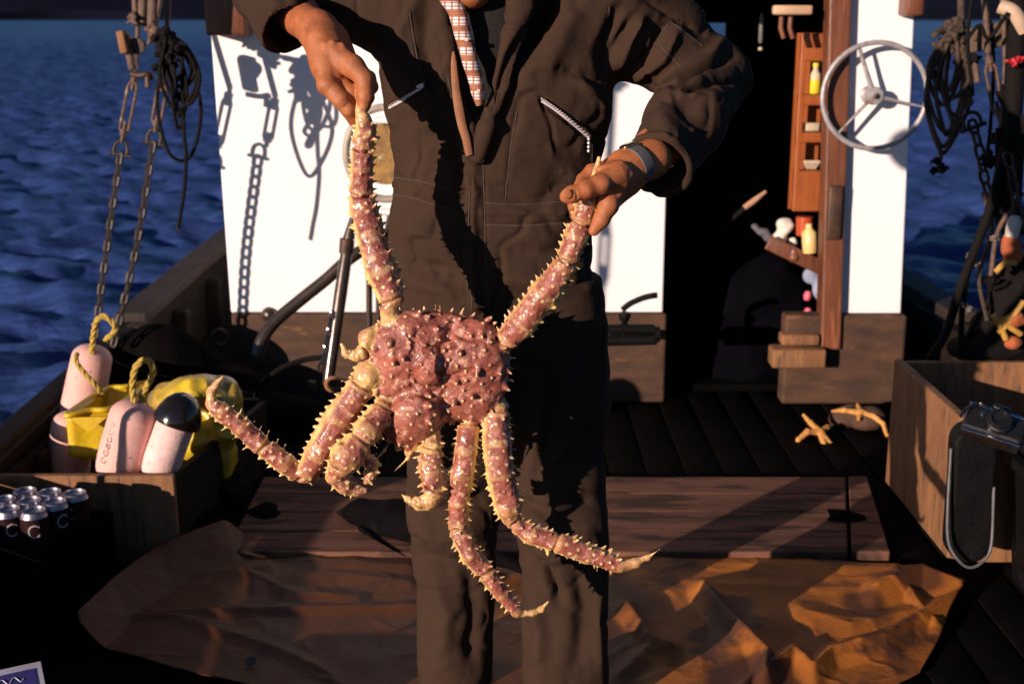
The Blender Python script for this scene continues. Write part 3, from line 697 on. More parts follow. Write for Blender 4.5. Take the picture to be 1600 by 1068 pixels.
    s.chain([shR+[0,.01,0], elR+[-.02,0,0]], [.105,.080], .05); s.chain([elR, (elR+cuR)/2, cuR], [.084,.076,.067], .03)
    s.ell(W(1062,30,2.74), (.05,.06,.045), None, .05)
    # elbow bulge and collar
    s.ell(W(1140,128,2.76), (.035,.05,.032), None, .04)
    # open the sleeves: cut ends flat and hollow them
    for cu, el, r0 in ((cuL, elL, .053), (cuR, elR, .059)):
        t = (cu-el)/np.linalg.norm(cu-el)
        if cu is cuL: t = np.array([.62,-.45,-.64]); t /= np.linalg.norm(t)
        def cap(Pp, c=cu, t=t): return np.maximum(-((Pp-c)@t)+.0, np.linalg.norm(Pp-c, axis=1)-.10)
        s.p.append((cap, cu-.10, cu+.10, .004, True))
        t2 = (cu-el)/np.linalg.norm(cu-el); s.cone(cu+t2*.03, cu-t2*.13, r0, r0*.72, .004, True)
    # neck hole and the open V
    s.cone(W(765,-20,2.66), W(765,-140,2.64), .075, .12, .01, True)
    for (a, c_, ra, rb) in (((752,-40,2.54), (750,60,2.53), .062, .047), ((750,60,2.53), (752,140,2.525), .047, .030), ((752,140,2.525), (748,215,2.525), .030, .010)):
        s.cone(W(*a), W(*c_), ra, rb, .004, True)
    torso = s
    def front(px, py, off=0.):
        h_, n_ = torso.hit(px, py, 2.15, 3.2)
        return (W(px, py, 2.55) if h_ is None else h_+n_*off)
    lap = SDF(); lap.p = list(s.p)
    # lapels, placket, hem and cuff bands raised off the cloth
    def band(pts, r, k=.006, off=0., Yfix=None, rs=None):
        q = [front(*p[:2], off) if len(p) == 2 else W(*p) for p in pts]; lap.chain(q, rs or [r]*len(q), k)
    band([(655,-60,2.58),(680,-10,2.555),(698,60,2.535),(714,130,2.53),(730,200,2.53),(738,240,2.53)], .017, .008, rs=[.024,.022,.020,.018,.016,.013])
    band([(830,-60,2.58),(812,0,2.55),(800,60,2.535),(782,130,2.525),(762,195,2.522),(748,245,2.525)], .017, .008, rs=[.026,.024,.021,.019,.017,.013])
    band([(738,240),(738,300),(736,360),(736,420),(742,478)], .013, .01, -.004)
    band([(615,288),(650,296),(690,312),(735,330)], .007, .006, -.002); band([(755,332),(820,334),(880,330),(928,322)], .007, .006, -.002)
    for cu, el, r0 in ((cuL, elL, .060), (cuR, elR, .066)):
        t = (cu-el)/np.linalg.norm(cu-el)
        if cu is cuR: lap.ring(cu-t*.010, t, r0, .007, .006, False)
    V, Q = lap.mesh(.0036, 20)
    FL = [ # (line, width px, depth m)
     ([(865,-10),(835,50),(795,110),(770,160)], 13, -.034), ([(900,0),(880,60),(840,120)], 22, .012), ([(840,-10),(822,60),(806,110)], 9, .010),
     ([(672,10),(660,60),(668,120),(690,170)], 12, -.012), ([(640,0),(628,50),(640,100)], 16, .010), ([(700,80),(690,130),(708,200)], 10, .008),
     ([(690,180),(712,230),(722,300)], 10, -.010), ([(806,175),(796,240),(790,310)], 2.2, -.004), ([(733,245),(734,300),(732,380),(736,470)], 2.0, -.005), ([(755,250),(757,320),(760,400)], 2.2, -.004),
     ([(725,255),(722,330),(724,420),(732,480)], 2.2, -.004),
     ([(612,275),(660,282),(700,296)], 2.0, -.003), ([(612,305),(650,312),(705,330)], 1.8, -.003), ([(760,318),(830,320),(926,310)], 1.8, -.003), ([(760,350),(830,350),(926,342)], 2.2, -.005),
     ([(620,400),(650,412),(700,430)], 16, -.010), ([(640,440),(690,450),(720,470)], 12, .008), ([(630,350),(680,372),(715,400)], 14, .009),
     ([(780,390),(840,400),(910,385)], 16, -.010), ([(770,430),(840,440),(920,425)], 14, .010), ([(790,460),(860,468),(930,455)], 8, -.008),
     ([(960,20),(948,70),(950,120)], 9, -.016), ([(1010,20),(985,60),(955,115)], 8, .014), ([(1040,30),(1020,80),(970,122)], 7, -.014), ([(1060,45),(1035,92),(985,128)], 7, .012),
     ([(985,30),(962,75),(958,110)], 6, -.010), ([(1000,-5),(1040,20),(1100,55)], 3, -.006), ([(1045,38),(1030,65),(1050,92)], 2, -.004),
     ([(1130,60),(1105,95),(1065,120),(1040,135)], 8, .014), ([(1145,90),(1100,112),(1055,134)], 6, -.016), ([(1125,100),(1090,122),(1050,145)], 6, .010), ([(1160,130),(1120,128),(1075,140)], 6, -.012),
     ([(1120,160),(1090,150),(1050,150)], 9, .010), ([(1090,200),(1075,170),(1085,150)], 16, -.006), ([(1050,210),(1035,185),(1042,160)], 14, .007), ([(1060,250),(1090,215)], 14, -.005),
     ([(420,20),(450,14),(500,10),(560,30)], 8, -.008), ([(400,0),(460,0),(520,5)], 8, .008),
     ([(850,160),(880,180),(920,212)], 4, -.010), ([(610,166),(636,150),(664,132)], 3.5, -.007),
     ([(880,270),(860,300)], 22, -.006), ([(850,230),(880,250),(905,290)], 14, .006), ([(640,200),(660,240),(650,280)], 16, .006),
     ([(900,120),(930,150),(948,180)], 9, .010), ([(880,110),(915,120),(950,135)], 9, -.010)]
    V = folds(V, Q, [(a, b_*1., c_*1.25) for a, b_, c_ in FL])
    N = vnorm(V, Q); V = V+N*(wob(V, .0050, 55, 2)+wob(V, .0022, 130, 6)-.0065*np.clip(1-np.abs(wob(V, 1., 60, 21))*5, 0, 1)+wob(V, .0007, 420, 7))[:, None]
    V = relax(V, Q, 2, .45)
    from mathutils.bvhtree import BVHTree
    bvh = BVHTree.FromPolygons([tuple(q) for q in V.tolist()], Q.tolist())
    o_ = Vector((0, 0, CAM_H))
    def surf(px, py):
        d = Vector(W(px, py, 1.))-o_; d.normalize(); h_ = bvh.ray_cast(o_+d*1.5, d)
        return (np.array(h_[0]), np.array(h_[1])) if h_[0] is not None else None
    b = MB(); b.add(V, Q); jk = b.build('jacket', m_cloth, body, label='brown duck work jacket with open collar')
    # stitched seams: a low welt with separate stitches beside it
    SE = [[(808,172),(798,235),(790,310)], [(755,317),(830,319),(927,309)], [(755,351),(830,352),(926,344)], [(613,277),(660,284),(722,302)], [(613,303),(650,310),(720,334)], [(755,250),(757,320),(759,400),(764,486)], [(734,300),(732,380),(738,484)], [(1044,38),(1030,66),(1058,98)], [(1048,34),(1098,72)], [(1058,98),(1064,106)],
          [(640,20),(652,90),(668,150)], [(952,10),(948,80),(944,150)], [(700,120),(712,180),(724,240)], [(610,170),(640,152),(663,136)], [(925,225),(925,300)], [(1000,228),(1030,240),(1056,290)]]
    for L_ in SE:
        sb = MB(); st = sb
        pp = np.array(smooth_path([(x_, y_, 0) for x_, y_ in L_], 60)); hs = [surf(*p[:2]) for p in pp]; hs = [h_ for h_ in hs if h_ is not None]
        if len(hs) < 6: continue
        q = np.array([h_[0]+h_[1]*.0004 for h_ in hs]); keep = np.r_[True, np.abs(np.diff(q[:, 1])) < .02]; q = q[keep]; n0 = np.array([h_[1] for h_ in hs])[keep]
        sb.tube(q, .0016, 6)
        T_ = np.gradient(q, axis=0); T_ /= np.linalg.norm(T_, axis=1, keepdims=True)+1e-9; off = np.cross(T_, n0)*.0052; q2 = q+off+n0*.0004
        Ls = np.r_[0, np.cumsum(np.linalg.norm(np.diff(q2, axis=0), axis=1))]
        for a in np.arange(0, Ls[-1]-.004, .0062): st.tube([[np.interp(a+e, Ls, q2[:, i]) for i in range(3)] for e in (0, .0038)], .0006, 4)
        sb.build('seam', mat('seam_thread', (.060,.037,.027), (.042,.026,.019), rough=.85, scale=40), jk)
    # ---- trousers
    s = SDF()
    rws = [(440,612,785,780,935), (500,630,790,780,946), (560,640,792,780,952), (640,642,792,782,958), (700,640,790,792,948), (760,637,786,798,945), (800,636,782,802,950), (850,641,776,808,953), (900,645,772,815,953), (1000,652,770,817,950), (1070,655,769,815,950), (1098,652,772,812,952)]
    for side in (0, 1):
        zs = []; cx = []; aa = []
        for p, a0, a1, b0, b1 in rws:
            x0, x1 = (a0, a1) if side == 0 else (b0, b1); yy = np.interp(p, [560, 850], [2.66, 2.70 if side == 0 else 2.59]); A, B = W(x0, p, yy), W(x1, p, yy); zs.append(A[2]); cx.append((A[0]+B[0])/2); aa.append((B[0]-A[0])/2)
        s.column(zs, cx, [2.675]*3+([2.675,2.68,2.685,2.69,2.695]+[2.70]*4 if side == 0 else [2.665,2.65,2.63,2.61,2.60,2.59,2.58,2.58,2.58]), aa, [.118,.12,.115,.105,.095,.088,.082,.080,.078,.078,.078,.080], .02 if side else .012, 2.1)
    s.column([.70,.80,.90,.97], [W(790,500,2.64)[0]]*4, [2.675]*4, [.15,.185,.19,.185], [.08,.10,.12,.12], .03, 2.2)
    V, Q = s.mesh(.0042, 20)
    FT = [([(700,560),(690,620),(700,680)], 14, -.010), ([(850,540),(870,600),(862,680),(842,740)], 12, -.012), ([(905,530),(925,590),(930,660),(925,720)], 10, -.010), ([(875,560),(895,620),(888,700)], 14, .012),
     ([(640,780),(680,800),(730,790),(775,770)], 13, -.013), ([(640,820),(690,842),(760,830)], 13, .010), ([(650,860),(700,880),(760,870)], 10, -.009), ([(670,900),(700,960),(690,1030)], 14, .010), ([(730,880),(742,950),(735,1050)], 12, -.010),
     ([(800,780),(850,800),(900,790),(945,775)], 12, -.014), ([(822,830),(870,850),(948,835)], 14, .011), ([(850,880),(868,915),(872,940)], 7, -.016), ([(838,850),(860,872),(900,868)], 8, .012), ([(830,930),(845,990),(840,1060)], 12, .010), ([(900,880),(915,950),(905,1050)], 14, -.011), ([(935,900),(935,1000),(940,1060)], 7, .008),
     ([(845,745),(880,735),(930,690)], 12, -.012), ([(660,700),(665,760)], 12, .008), ([(800,560),(806,660),(810,740),(816,840)], 5, -.008), ([(940,500),(944,600),(938,740)], 2, -.004)]
    V = folds(V, Q, [(a, b_, c_*1.4) for a, b_, c_ in FT]); N = vnorm(V, Q); V = V+N*(wob(V, .0060, 42, 12)+wob(V, .0026, 110, 16)-.0045*np.clip(1-np.abs(wob(V, 1., 50, 22))*5, 0, 1)+wob(V, .0007, 420, 7))[:, None]; V = relax(V, Q, 2, .45)
    b = MB(); b.add(V, Q); b.build('trousers', m_cloth, body, label='baggy brown work trousers')
    # ---- boots
    for a, sx in ((anL, -1), (anR, 1)):
        s = SDF(); f = np.array([a[0], a[1], 0]); s.cone(f+[0,.02,.13], f+[0,.02,.07], .046, .050, .02); s.ell(f+[sx*.012,.06,.045], (.050,.11,.042), None, .03)
        V, Q = s.mesh(.006, 16); V[:, 2] = np.maximum(V[:, 2], .004); b = MB(); b.add(V, Q); b.build('boot', m_dark, body)
    # ---- black knit under the collar, plaid shirt edge, hair
    s = SDF(); s.ell(W(765,90,2.665), (.105,.115,.20), None, .03); s.cone(W(768,-10,2.69), W(757,-50,2.655), .085, .074, .03); s.ring(W(760,-28,2.66), (0,-.3,1), .066, .014, .01, False)
    V, Q = s.mesh(.006, 16); V = V+vnorm(V, Q)*wob(V, .004, 90, 3)[:, None]; b = MB(); b.add(V, Q); b.build('sweater', m_dark, body)
    s = SDF(); s.ell(hc+[0,.042,.045], (.084,.098,.090), None, .02); s.ell(hc+[0,-.10,-.03], (.07,.08,.09), None, .02, True); s.ell(hc+[0,0,-.10], (.2,.2,.065), None, .01, True)
    V, Q = s.mesh(.004, 16); V = V+vnorm(V, Q)*wob(V, .004, 420, 5)[:, None]; b = MB(); b.add(V, Q)
    b.build('hair', mat('dark_hair', (.03,.02,.014), (.015,.01,.008), rough=.6, scale=60, bump=1., bscale=200, stretch=(1,1,.2)), body)
    # plaid strip
    pts = [(672,-60,2.545),(690,-20,2.53),(712,15,2.513),(722,50,2.507),(734,95,2.502),(744,130,2.500),(750,165,2.505)]
    q = smooth_path(WP(pts), 60); n = len(q); b = MB(); V = []
    wd = np.interp(np.linspace(0, 1, n), [0,.5,.9,1], [.018,.0155,.0125,.007])
    for i in range(n):
        t = q[min(i+1, n-1)]-q[max(i-1, 0)]; t /= np.linalg.norm(t); u = np.cross(t, (0,-1,0)); u /= np.linalg.norm(u)
        for j in range(7):
            a = (j/6-.5)*2; V.append(q[i]+u*a*wd[i]+np.array([0,.010*a*a-.003*math.sin(i*.5),0]))
    b.add(V, [(i*7+j, (i+1)*7+j, (i+1)*7+j+1, i*7+j+1) for i in range(n-1) for j in range(6)])
    mp_ = bpy.data.materials.new('plaid_cloth'); mp_.use_nodes = True; N_ = mp_.node_tree.nodes; L_ = mp_.node_tree.links; tc = N_.new('ShaderNodeTexCoord')
    prev = None
    for ax, sc, col, th in (('Z', 34., (.30,.105,.05), .60), ('Z', 150., (.36,.15,.10), .74), ('X', 70., (.30,.11,.06), .86)):
        wv = N_.new('ShaderNodeTexWave'); wv.bands_direction = ax; wv.inputs['Scale'].default_value = sc/3.; wv.inputs['Distortion'].default_value = .4; L_.new(tc.outputs['Object'], wv.inputs[0])
        mr = N_.new('ShaderNodeMapRange'); mr.inputs[1].default_value = th-.1; mr.inputs[2].default_value = th+.1; L_.new(wv.outputs[1], mr.inputs[0])
        mx = N_.new('ShaderNodeMix'); mx.data_type = 'RGBA'; mx.inputs[7].default_value = (*col, 1)
        if prev is None: mx.inputs[6].default_value = (.74,.68,.70,1)
        else: L_.new(prev, mx.inputs[6])
        L_.new(mr.outputs[0], mx.inputs[0]); prev = mx.outputs[2]
    L_.new(prev, N_['Principled BSDF'].inputs['Base Color']); N_['Principled BSDF'].inputs['Roughness'].default_value = .85
    b.build('shirt_front', mp_, body, solid=.003, label='red and white plaid shirt edge')
    for py in (62, 142):
        a = W(np.interp(py, [50,165],[723,750])+3, py, 2.498); MB().lathe([(0,.0022),(.0035,.002),(.0042,0),(.0042,-.002)], a, (0,-1,0), 12).build('button', mat('pearl', (.7,.62,.5), rough=.25), body)
    # orange-brown turned zip tape on the left lapel
    q = [front(a, c_, .0) for a, c_ in ((710,80),(711,110),(715,150),(722,190),(729,215),(734,240))]
    q = [np.array([p[0], min(p[1], 2.515)-.006, p[2]]) for p in q]; q = smooth_path(q, 36); n = len(q)
    MB().tube(q, np.interp(np.linspace(0, 1, n), [0,.12,.5,1],[.002,.0055,.009,.007]), 8, flat=.35, up=(0,-1,0)).build('zip_tape', m_lining, body)
    # pocket zips: two rows of metal teeth on a tape, with a puller
    m_zip = mat('zip_metal', (.80,.74,.76), (.6,.54,.55), rough=.35, scale=90, metal=.25)
    def zipper(pts, puller):
        q = smooth_path([np.array(front(*p, .0015)) for p in pts], 40); b = MB()
        seg = np.linalg.norm(np.diff(q, axis=0), axis=1).sum(); n = int(seg/.0032); qs = np.stack([np.interp(np.linspace(0, 1, n), np.linspace(0, 1, len(q)), q[:, i]) for i in range(3)], 1)
        t = (qs[-1]-qs[0])/np.linalg.norm(qs[-1]-qs[0])
        for i, p in enumerate(qs): b.bar(p+[0,0,.0012*(-1)**i]-t*.0009, p+[0,0,.0012*(-1)**i]+t*.0009, .0030, .0042, up=(0,-1,0))
        b.tube(qs+np.array([0,.0015,-.004]), .0022, 6)
        z = b.build('pocket_zip', m_zip, body, smooth=False)
        b = MB(); p = qs[0] if puller == 0 else qs[-1]; e = [p+[0,-.004,0]]
        d = np.array([-.0,-.0,-.008]) if puller else np.array([.003,0,.002])
        if puller:
            for k in range(4): b.lathe([(0,-.0035),(.0028,-.002),(.0032,0),(.0028,.002),(0,.0035)], p+[0,-.006,-.006-.0078*k], (0,0,1), 10)
        else: b.bar(p+[0,-.004,0], p+np.array([.013,-.006,.006])*(-1), .007, .003, up=(0,-1,0))
        b.build('puller', m_zip, z)
    zipper([(846,155),(866,168),(890,187),(919,212)], 1)
    zipper([(662,132),(640,148),(625,157),(609,166)], 0)
    # watch on a wide metal band
    a = P(991,259,2.408); ax = P(1018,248,2.44)-P(955,283,2.365); ax /= np.linalg.norm(ax)
    rb = R(27)+.0035; b = MB(); b.lathe([(rb-.001,-.0125),(rb+.003,-.0115),(rb+.0036,0),(rb+.003,.0115),(rb-.001,.0125),(rb-.003,.0125),(rb-.003,-.0125)], a, ax, 56)
    wb_ = b.build('watch_band', mat('dull_steel', (.15,.145,.15), (.09,.085,.09), rough=.5, scale=200, metal=.35, bump=.3, bscale=500, bdist=.0006), body)
    g1 = np.cross(ax, (0,-1,0)); g1 /= np.linalg.norm(g1); n_ = np.array([-.55,-.25,.8]); n_ -= (n_@ax)*ax; n_ /= np.linalg.norm(n_)
    MB().lathe([(.0155,0),(.0165,.002),(.0160,.005),(.0130,.0065),(0,.0065)], a+n_*(rb+.0005), n_, 28).build('watch_case', mat('gold_case', (.75,.58,.32), rough=.2, metal=1.), wb_)
    return body, front
body, front = person()
# ------------------------------------------------------------------ helpers for round and looped things
from mathutils import noise as mnoise
def capsule_float(name, label, a, b, r, m, rope_m, loop=None, cap=None, marks=None, dents=0, group='pink floats in the bin'):
    a = np.array(a, float); b = np.array(b, float); ax = (b-a); L = np.linalg.norm(ax); ax /= L
    prof = [(0,0)]+[(r*math.sin(t)**.8, .085*(1-math.cos(t))*(r/.085)) for t in np.linspace(.15, math.pi/2, 8)]
    prof += [(r*1.02, L*f) for f in (.3,.5,.7)]
    prof += [(r*math.cos(t)**.85 if t < 1.56 else .012, L-.5*r+.75*r*math.sin(t)) for t in np.linspace(0, math.pi/2, 9)]
    t = thing(name, label, 'float', a, group)
    mb = MB().lathe(prof, a, ax, 36); V = mb.verts(); mb.v = [V+(V-(a+((V-a)@ax)[:, None]*ax))*(wob(V, .05, 55, 3)[:, None])]
    mb.build('float_body', m, t)
    if cap:
        MB().lathe([(r*1.0, L-.040),(r*1.22, L-.042),(r*1.27, L-.030),(r*1.16, L-.006),(r*.92, L+.022),(r*.6, L+.040),(r*.28, L+.048),(.0, L+.052)], a, ax, 36).build('rubber_cap', mat('black_rubber', (.012,.008,.007), rough=.18, coat=.6), t)
    if loop: 
        q = smooth_path(loop, 60)
        rope(MB(), q, .0095).build('rope_loop', rope_m, t)
    for mk in marks or []:
        MB().tube(mk, .0009, 5).build('pen_mark', mat('pen_mark', (.10,.04,.05), rough=.7), t)
    return t
m_pink = mat('pink_foam', (.74,.44,.40), (.62,.33,.29), rough=.75, scale=14, bump=.5, bscale=130, c3=(.16,.09,.08), s3=60, t3=.62, bdist=.003)
m_pink2 = mat('pale_pink_foam', (.80,.56,.54), (.68,.42,.40), rough=.75, scale=14, bump=.5, bscale=130, c3=(.2,.12,.12), s3=60, t3=.615, bdist=.003)
m_yrope = mat('yellow_rope', (.55,.38,.06), (.36,.22,.04), rough=.7, scale=90, bump=1., bscale=220, bdist=.003)
m_yel = mat('yellow_plastic', (.72,.50,.008), (.52,.32,.01), rough=.35, scale=11, bump=.3, bscale=30, coat=.3, c3=(.13,.08,.03), s3=20, t3=.66)
m_tarp = mat('orange_tarp', (.46,.150,.018), (.20,.060,.012), rough=.6, scale=5, bump=.4, bscale=60, c3=(.085,.030,.014), s3=3.4, t3=.53, bdist=.004, spec=.25, contrast=.3, attr='shade_grime', attrcol=(.055,.019,.011))
m_can = mat('can_metal', (.42,.40,.46), (.28,.26,.31), rough=.36, scale=30, metal=.95)

# ---- the wooden bin on the left with the floats in it
YBN = 3.30
A = G(262,858,0); fy = 3.36
t = thing('wooden_bin', 'low open wooden bin with a sunlit top edge holding the pink floats', 'bin', (-.98, fy, 0))
zb1 = W(262,742,fy)[2]; xr_ = W(272,760,fy)[0]; xl_ = -1.44
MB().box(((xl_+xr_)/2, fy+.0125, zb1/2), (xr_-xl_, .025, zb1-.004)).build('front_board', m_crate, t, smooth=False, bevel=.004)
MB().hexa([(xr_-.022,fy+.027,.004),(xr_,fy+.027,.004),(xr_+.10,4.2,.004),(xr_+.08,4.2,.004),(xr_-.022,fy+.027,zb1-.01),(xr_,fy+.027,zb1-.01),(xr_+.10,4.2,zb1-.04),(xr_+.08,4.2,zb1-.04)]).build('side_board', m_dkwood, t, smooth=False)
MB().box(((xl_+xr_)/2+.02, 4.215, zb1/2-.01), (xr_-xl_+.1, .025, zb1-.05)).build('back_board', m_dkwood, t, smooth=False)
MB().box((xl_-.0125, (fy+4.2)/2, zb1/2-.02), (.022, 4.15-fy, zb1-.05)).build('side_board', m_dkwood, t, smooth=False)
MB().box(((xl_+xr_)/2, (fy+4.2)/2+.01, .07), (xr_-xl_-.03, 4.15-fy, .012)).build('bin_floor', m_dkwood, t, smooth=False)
# floats
YF2 = 3.42
def fl(a0, b0, rpx, Y, loop=None, **k):
    A_, B_ = W(*a0, Y), W(*b0, Y+k.pop('lean', .03)); r = M_(rpx, Y)*1.0
    B2 = B_+(B_-A_)/np.linalg.norm(B_-A_)*0
    return dict(a=A_, b=B2, r=r)
f = fl((178,756),(214,636),38,3.46); loop = WP([(212,640,3.48),(207,605,3.48),(212,574,3.48),(227,562,3.48),(239,574,3.49),(236,592,3.49),(224,612,3.5),(219,636,3.5)])
mk = []
r_ = f['r']; ax = (f['b']-f['a']); ax /= np.linalg.norm(ax); sd = np.cross(ax, (0,-1,0)); sd /= np.linalg.norm(sd); ff = np.cross(sd, ax)
def onf(u, h, f=f, off=1.035): 
    return f['a']+ax*h+(-sd*math.sin(u)-ff*0+np.array(-ff)*0)*f['r']*off*1 + (-ff if ff[1] > 0 else ff)*math.cos(u)*f['r']*off
for k in range(6):        # scribbled letters
    h0 = .075+.021*k; pts = [onf(.55+.10*math.sin(a*1.0+k)*1.2, h0+.0075*math.cos(a*(1+.3*(k % 3)))) for a in np.linspace(0, 5.2, 16)]
    mk.append(np.array(pts))
capsule_float('float', 'pink float with a pen scribble and an upright rope loop, middle of the bin', m=m_pink, rope_m=m_yrope, loop=loop, marks=mk, **f)
f = fl((216,752),(238,664),30,3.53); capsule_float('float', 'pink float half hidden behind the scribbled float and beside the black-capped one', m=m_pink, rope_m=m_yrope, **f)
f = fl((242,752),(283,640),29,3.44); f['r'] *= 1.05; capsule_float('float', 'pale pink float with a glossy black rubber cap', m=m_pink2, rope_m=m_yrope, cap=True, **f)
f = fl((122,672),(146,546),32,3.95); loop = WP([(143,552,3.93),(146,525,3.92),(150,503,3.9),(162,494,3.9),(177,505,3.9),(179,517,3.9),(164,532,3.9)])
t_ = capsule_float('float', 'tall pink float with a hooked yellow rope standing behind the yellow container', m=m_pink, rope_m=m_yrope, loop=loop, **f)
q = smooth_path(WP([(120,552,3.86),(120,566,3.83),(134,585,3.82),(150,602,3.82),(161,618,3.84)]), 24); rope(MB(), q, .0085).build('rope_end', m_yrope, t_)
f = fl((100,800),(114,650),33,3.78); capsule_float('float', 'dim pink float standing in shade under the tall pink float', m=m_pink, rope_m=m_yrope, **f)
# yellow container (folded plastic bucket side)
Yb = 3.62
P4 = [W(104,648,Yb), W(178,636,Yb+.06), W(188,722,Yb+.03), W(110,712,Yb)]
b = MB(); c0, c1, c2, c3 = [np.array(p) for p in P4]; d = np.array([.03,.26,0])
b.hexa([c3, c2, c2+d*.8, c3+d*.8, c0, c1, c1+d, c0+d])
V = b.verts(); tY = thing('yellow_container', 'torn bright yellow plastic container behind the scribbled float', 'container', (V[:,0].mean(), V[:,1].mean(), V[:,2].min()))
b = MB()
for (p, q, r, s_) in ((c3,c2,c1,c0), (c2,c2+d*.8,c1+d,c1), (c3+d*.8,c3,c0,c0+d), (c2+d*.8,c3+d*.8,c0+d,c1+d), (c3,c3+d*.8,c2+d*.8,c2)):
    n = 8; g = [[(p*(1-u)+q*u)*(1-v)+(s_*(1-u)+r*u)*v for u in np.linspace(0,1,n)] for v in np.linspace(0,1,n)]
    G_ = np.array(g).reshape(-1,3); G_[:, 1] += wob(G_, .008, 70, 4)
    b.add(G_, [(i*n+j, i*n+j+1, (i+1)*n+j+1, (i+1)*n+j) for i in range(n-1) for j in range(n-1)])
b.build('container_wall', m_yel, tY, solid=.006)
b = MB(); q = smooth_path([c0, (c0+c1)/2+[0,0,.003], c1, c1+d, (c1+c0)/2+d, c0+d], 60, True); b.tube(q, .009, 8, closed=True); b.build('rim', m_yel, tY)
b = MB(); e = c0+[.012,-.01,-.004]; b.prism([e, e+np.array([.11,.01,.0]), e+np.array([.055,.0,-.045])], (0,-.004,0)); b.build('torn_flap', m_yel, tY)
# yellow crumpled sack / raincoat
def sheet(name, poly_fn, m, nu=50, nv=50, **kw):
    U, V_ = np.meshgrid(np.linspace(0,1,nu), np.linspace(0,1,nv), indexing='ij'); P = poly_fn(U.ravel(), V_.ravel())
    b = MB(); b.add(P, [(i*nv+j, i*nv+j+1, (i+1)*nv+j+1, (i+1)*nv+j) for i in range(nu-1) for j in range(nv-1)]); return b.build(name, m, **kw)
s = SDF(); Ys = 3.72
for (px, py, rx, ry, dy) in ((270,622,34,20,.04), (305,612,34,24,.03), (340,618,30,30,.05), (356,655,26,48,.06), (310,680,55,50,.08), (340,715,34,40,.10)):
    s.ell(W(px, py, Ys+dy), (M_(rx,Ys), .07, M_(ry,Ys)), None, .03)
V, Q = s.mesh(.007, 16)
N = vnorm(V, Q); k = wob(V, 1., 48, 5); V = V+N*(-.035*np.abs(k)+.010)[:, None]+N*(wob(V, .012, 110, 8))[:, None]; V = relax(V, Q, 1, .4)
b = MB(); b.add(V, Q)
m_sack = mat('yellow_oilskin', (.66,.46,.02), (.34,.22,.05), rough=.38, scale=7, bump=.3, bscale=60, coat=.3, c3=(.20,.13,.06), s3=5, t3=.54, contrast=.12)
b.build('oilskin_bundle', m_sack, smooth=False, label='crumpled dirty yellow oilskin heaped behind the black-capped float', cat='oilskin')
# dark cloth / net heap between bin and hatch
s = SDF()
for (px, py, Y, rx, rz) in ((318,830,3.58,.07,.07), (345,775,3.80,.09,.09), (340,735,4.0,.12,.10)): s.ell(W(px, py, Y), (rx,.12,rz), None, .05)
V, Q = s.mesh(.008, 16); V = V+vnorm(V, Q)*(wob(V, .020, 60, 8)-.02*np.abs(wob(V, 1., 110, 4)))[:, None]; V[:, 2] = np.maximum(V[:, 2], .003); b = MB(); b.add(V, Q)
b.build('net_heap', mat('dark_net', (.008,.006,.006), (.003,.003,.003), spec=.05, rough=.95, scale=120, bump=1., bscale=240, bdist=.006), label='dark heap of netting beside the wooden bin', cat='net')

# ---- crate of drink cans
def can(i, x, y, z):
    r, h = .0355, .122
    t = thing('drink_can', 'x', 'can', (x, y, z), 'drink cans in the low crate')
    MB().lathe([(r*.78,.0),(r*.98,.006),(r,.012),(r,h-.016)], (x,y,z), (0,0,1), 28).build('label_wrap', mat('can_label', (.045,.010,.012), (.02,.008,.014), rough=.3, scale=30, metal=.3), t)
    MB().lathe([(r,h-.0155),(r*.84,h-.004),(r*.84,h),(r*.79,h+.001),(r*.77,h-.005),(0,h-.005)], (x,y,z), (0,0,1), 28).build('lid', m_can, t)
    MB().box((x+.002,y-.004,z+h-.0035), (.012,.019,.0014)).build('ring_pull', m_can, t, bevel=.0005)
    cc = []
    for a in np.linspace(-.9+math.pi-.0, .9+math.pi+.0, 12)+0: cc.append(a)
    pts = [(x+r*1.012*math.sin((.35,.9,-.2,.6,.1,-.6,.3,.8,0)[i]+.42*math.cos(a)), y-r*1.012*math.cos((.35,.9,-.2,.6,.1,-.6,.3,.8,0)[i]+.42*math.cos(a)), z+.075+.016*math.sin(a)) for a in np.linspace(.7, 2*math.pi-.7, 18)]
    MB().tube(pts, .0024, 5).build('letter_c', mat('can_letter', (.40,.36,.38), rough=.4), t)
    return t
zc = .175; cans = []
c00 = W(52,796, 3.08); zc = c00[2]-.122
names = {0:'nearest fully visible drink can, at the front of the crate', 1:'drink can second from the front along the right row', 2:'drink can at the far right corner of the crate',
         3:'drink can left of the front one, cut by the photo edge', 4:'drink can in the middle row between its neighbours', 5:'drink can in the back row, left of the corner can',
         6:'drink can deep in the left row of the crate', 7:'drink can at the far left of the back row', 8:'drink can hidden deepest at the back left'}
for k in range(9):
    i, j = k//3, k % 3
    x = c00[0]+.020*j-.069*i+.012*j; y = c00[1]+.062*j+.008*i
    cn = can(k, x, y, zc); cn['label'] = names[k]
t = thing('can_crate', 'low dark crate holding the rows of drink cans', 'crate', (c00[0]-.03, c00[1]+.07, 0))
m_crd = mat('black_card', (.004,.0025,.0025), (.002,.0015,.0015), rough=.9, spec=.05)
e1 = np.array([.034,.070]); e1 /= np.linalg.norm(e1); e2 = np.array([-.069,.008]); e2 /= np.linalg.norm(e2)
o_ = np.array(c00[:2])-e1*.045-e2*.047; L1, L2 = .25, .26
cr = [o_, o_+e2*L2, o_+e2*L2+e1*L1, o_+e1*L1]
def slab(p, q, z0, z1, nrm, th=.010):
    p = np.array(p); q = np.array(q); n = np.array(nrm)*th; c = [p, q, q+n, p+n]; return MB().hexa([(*v, z0) for v in c]+[(*v, z1) for v in c])
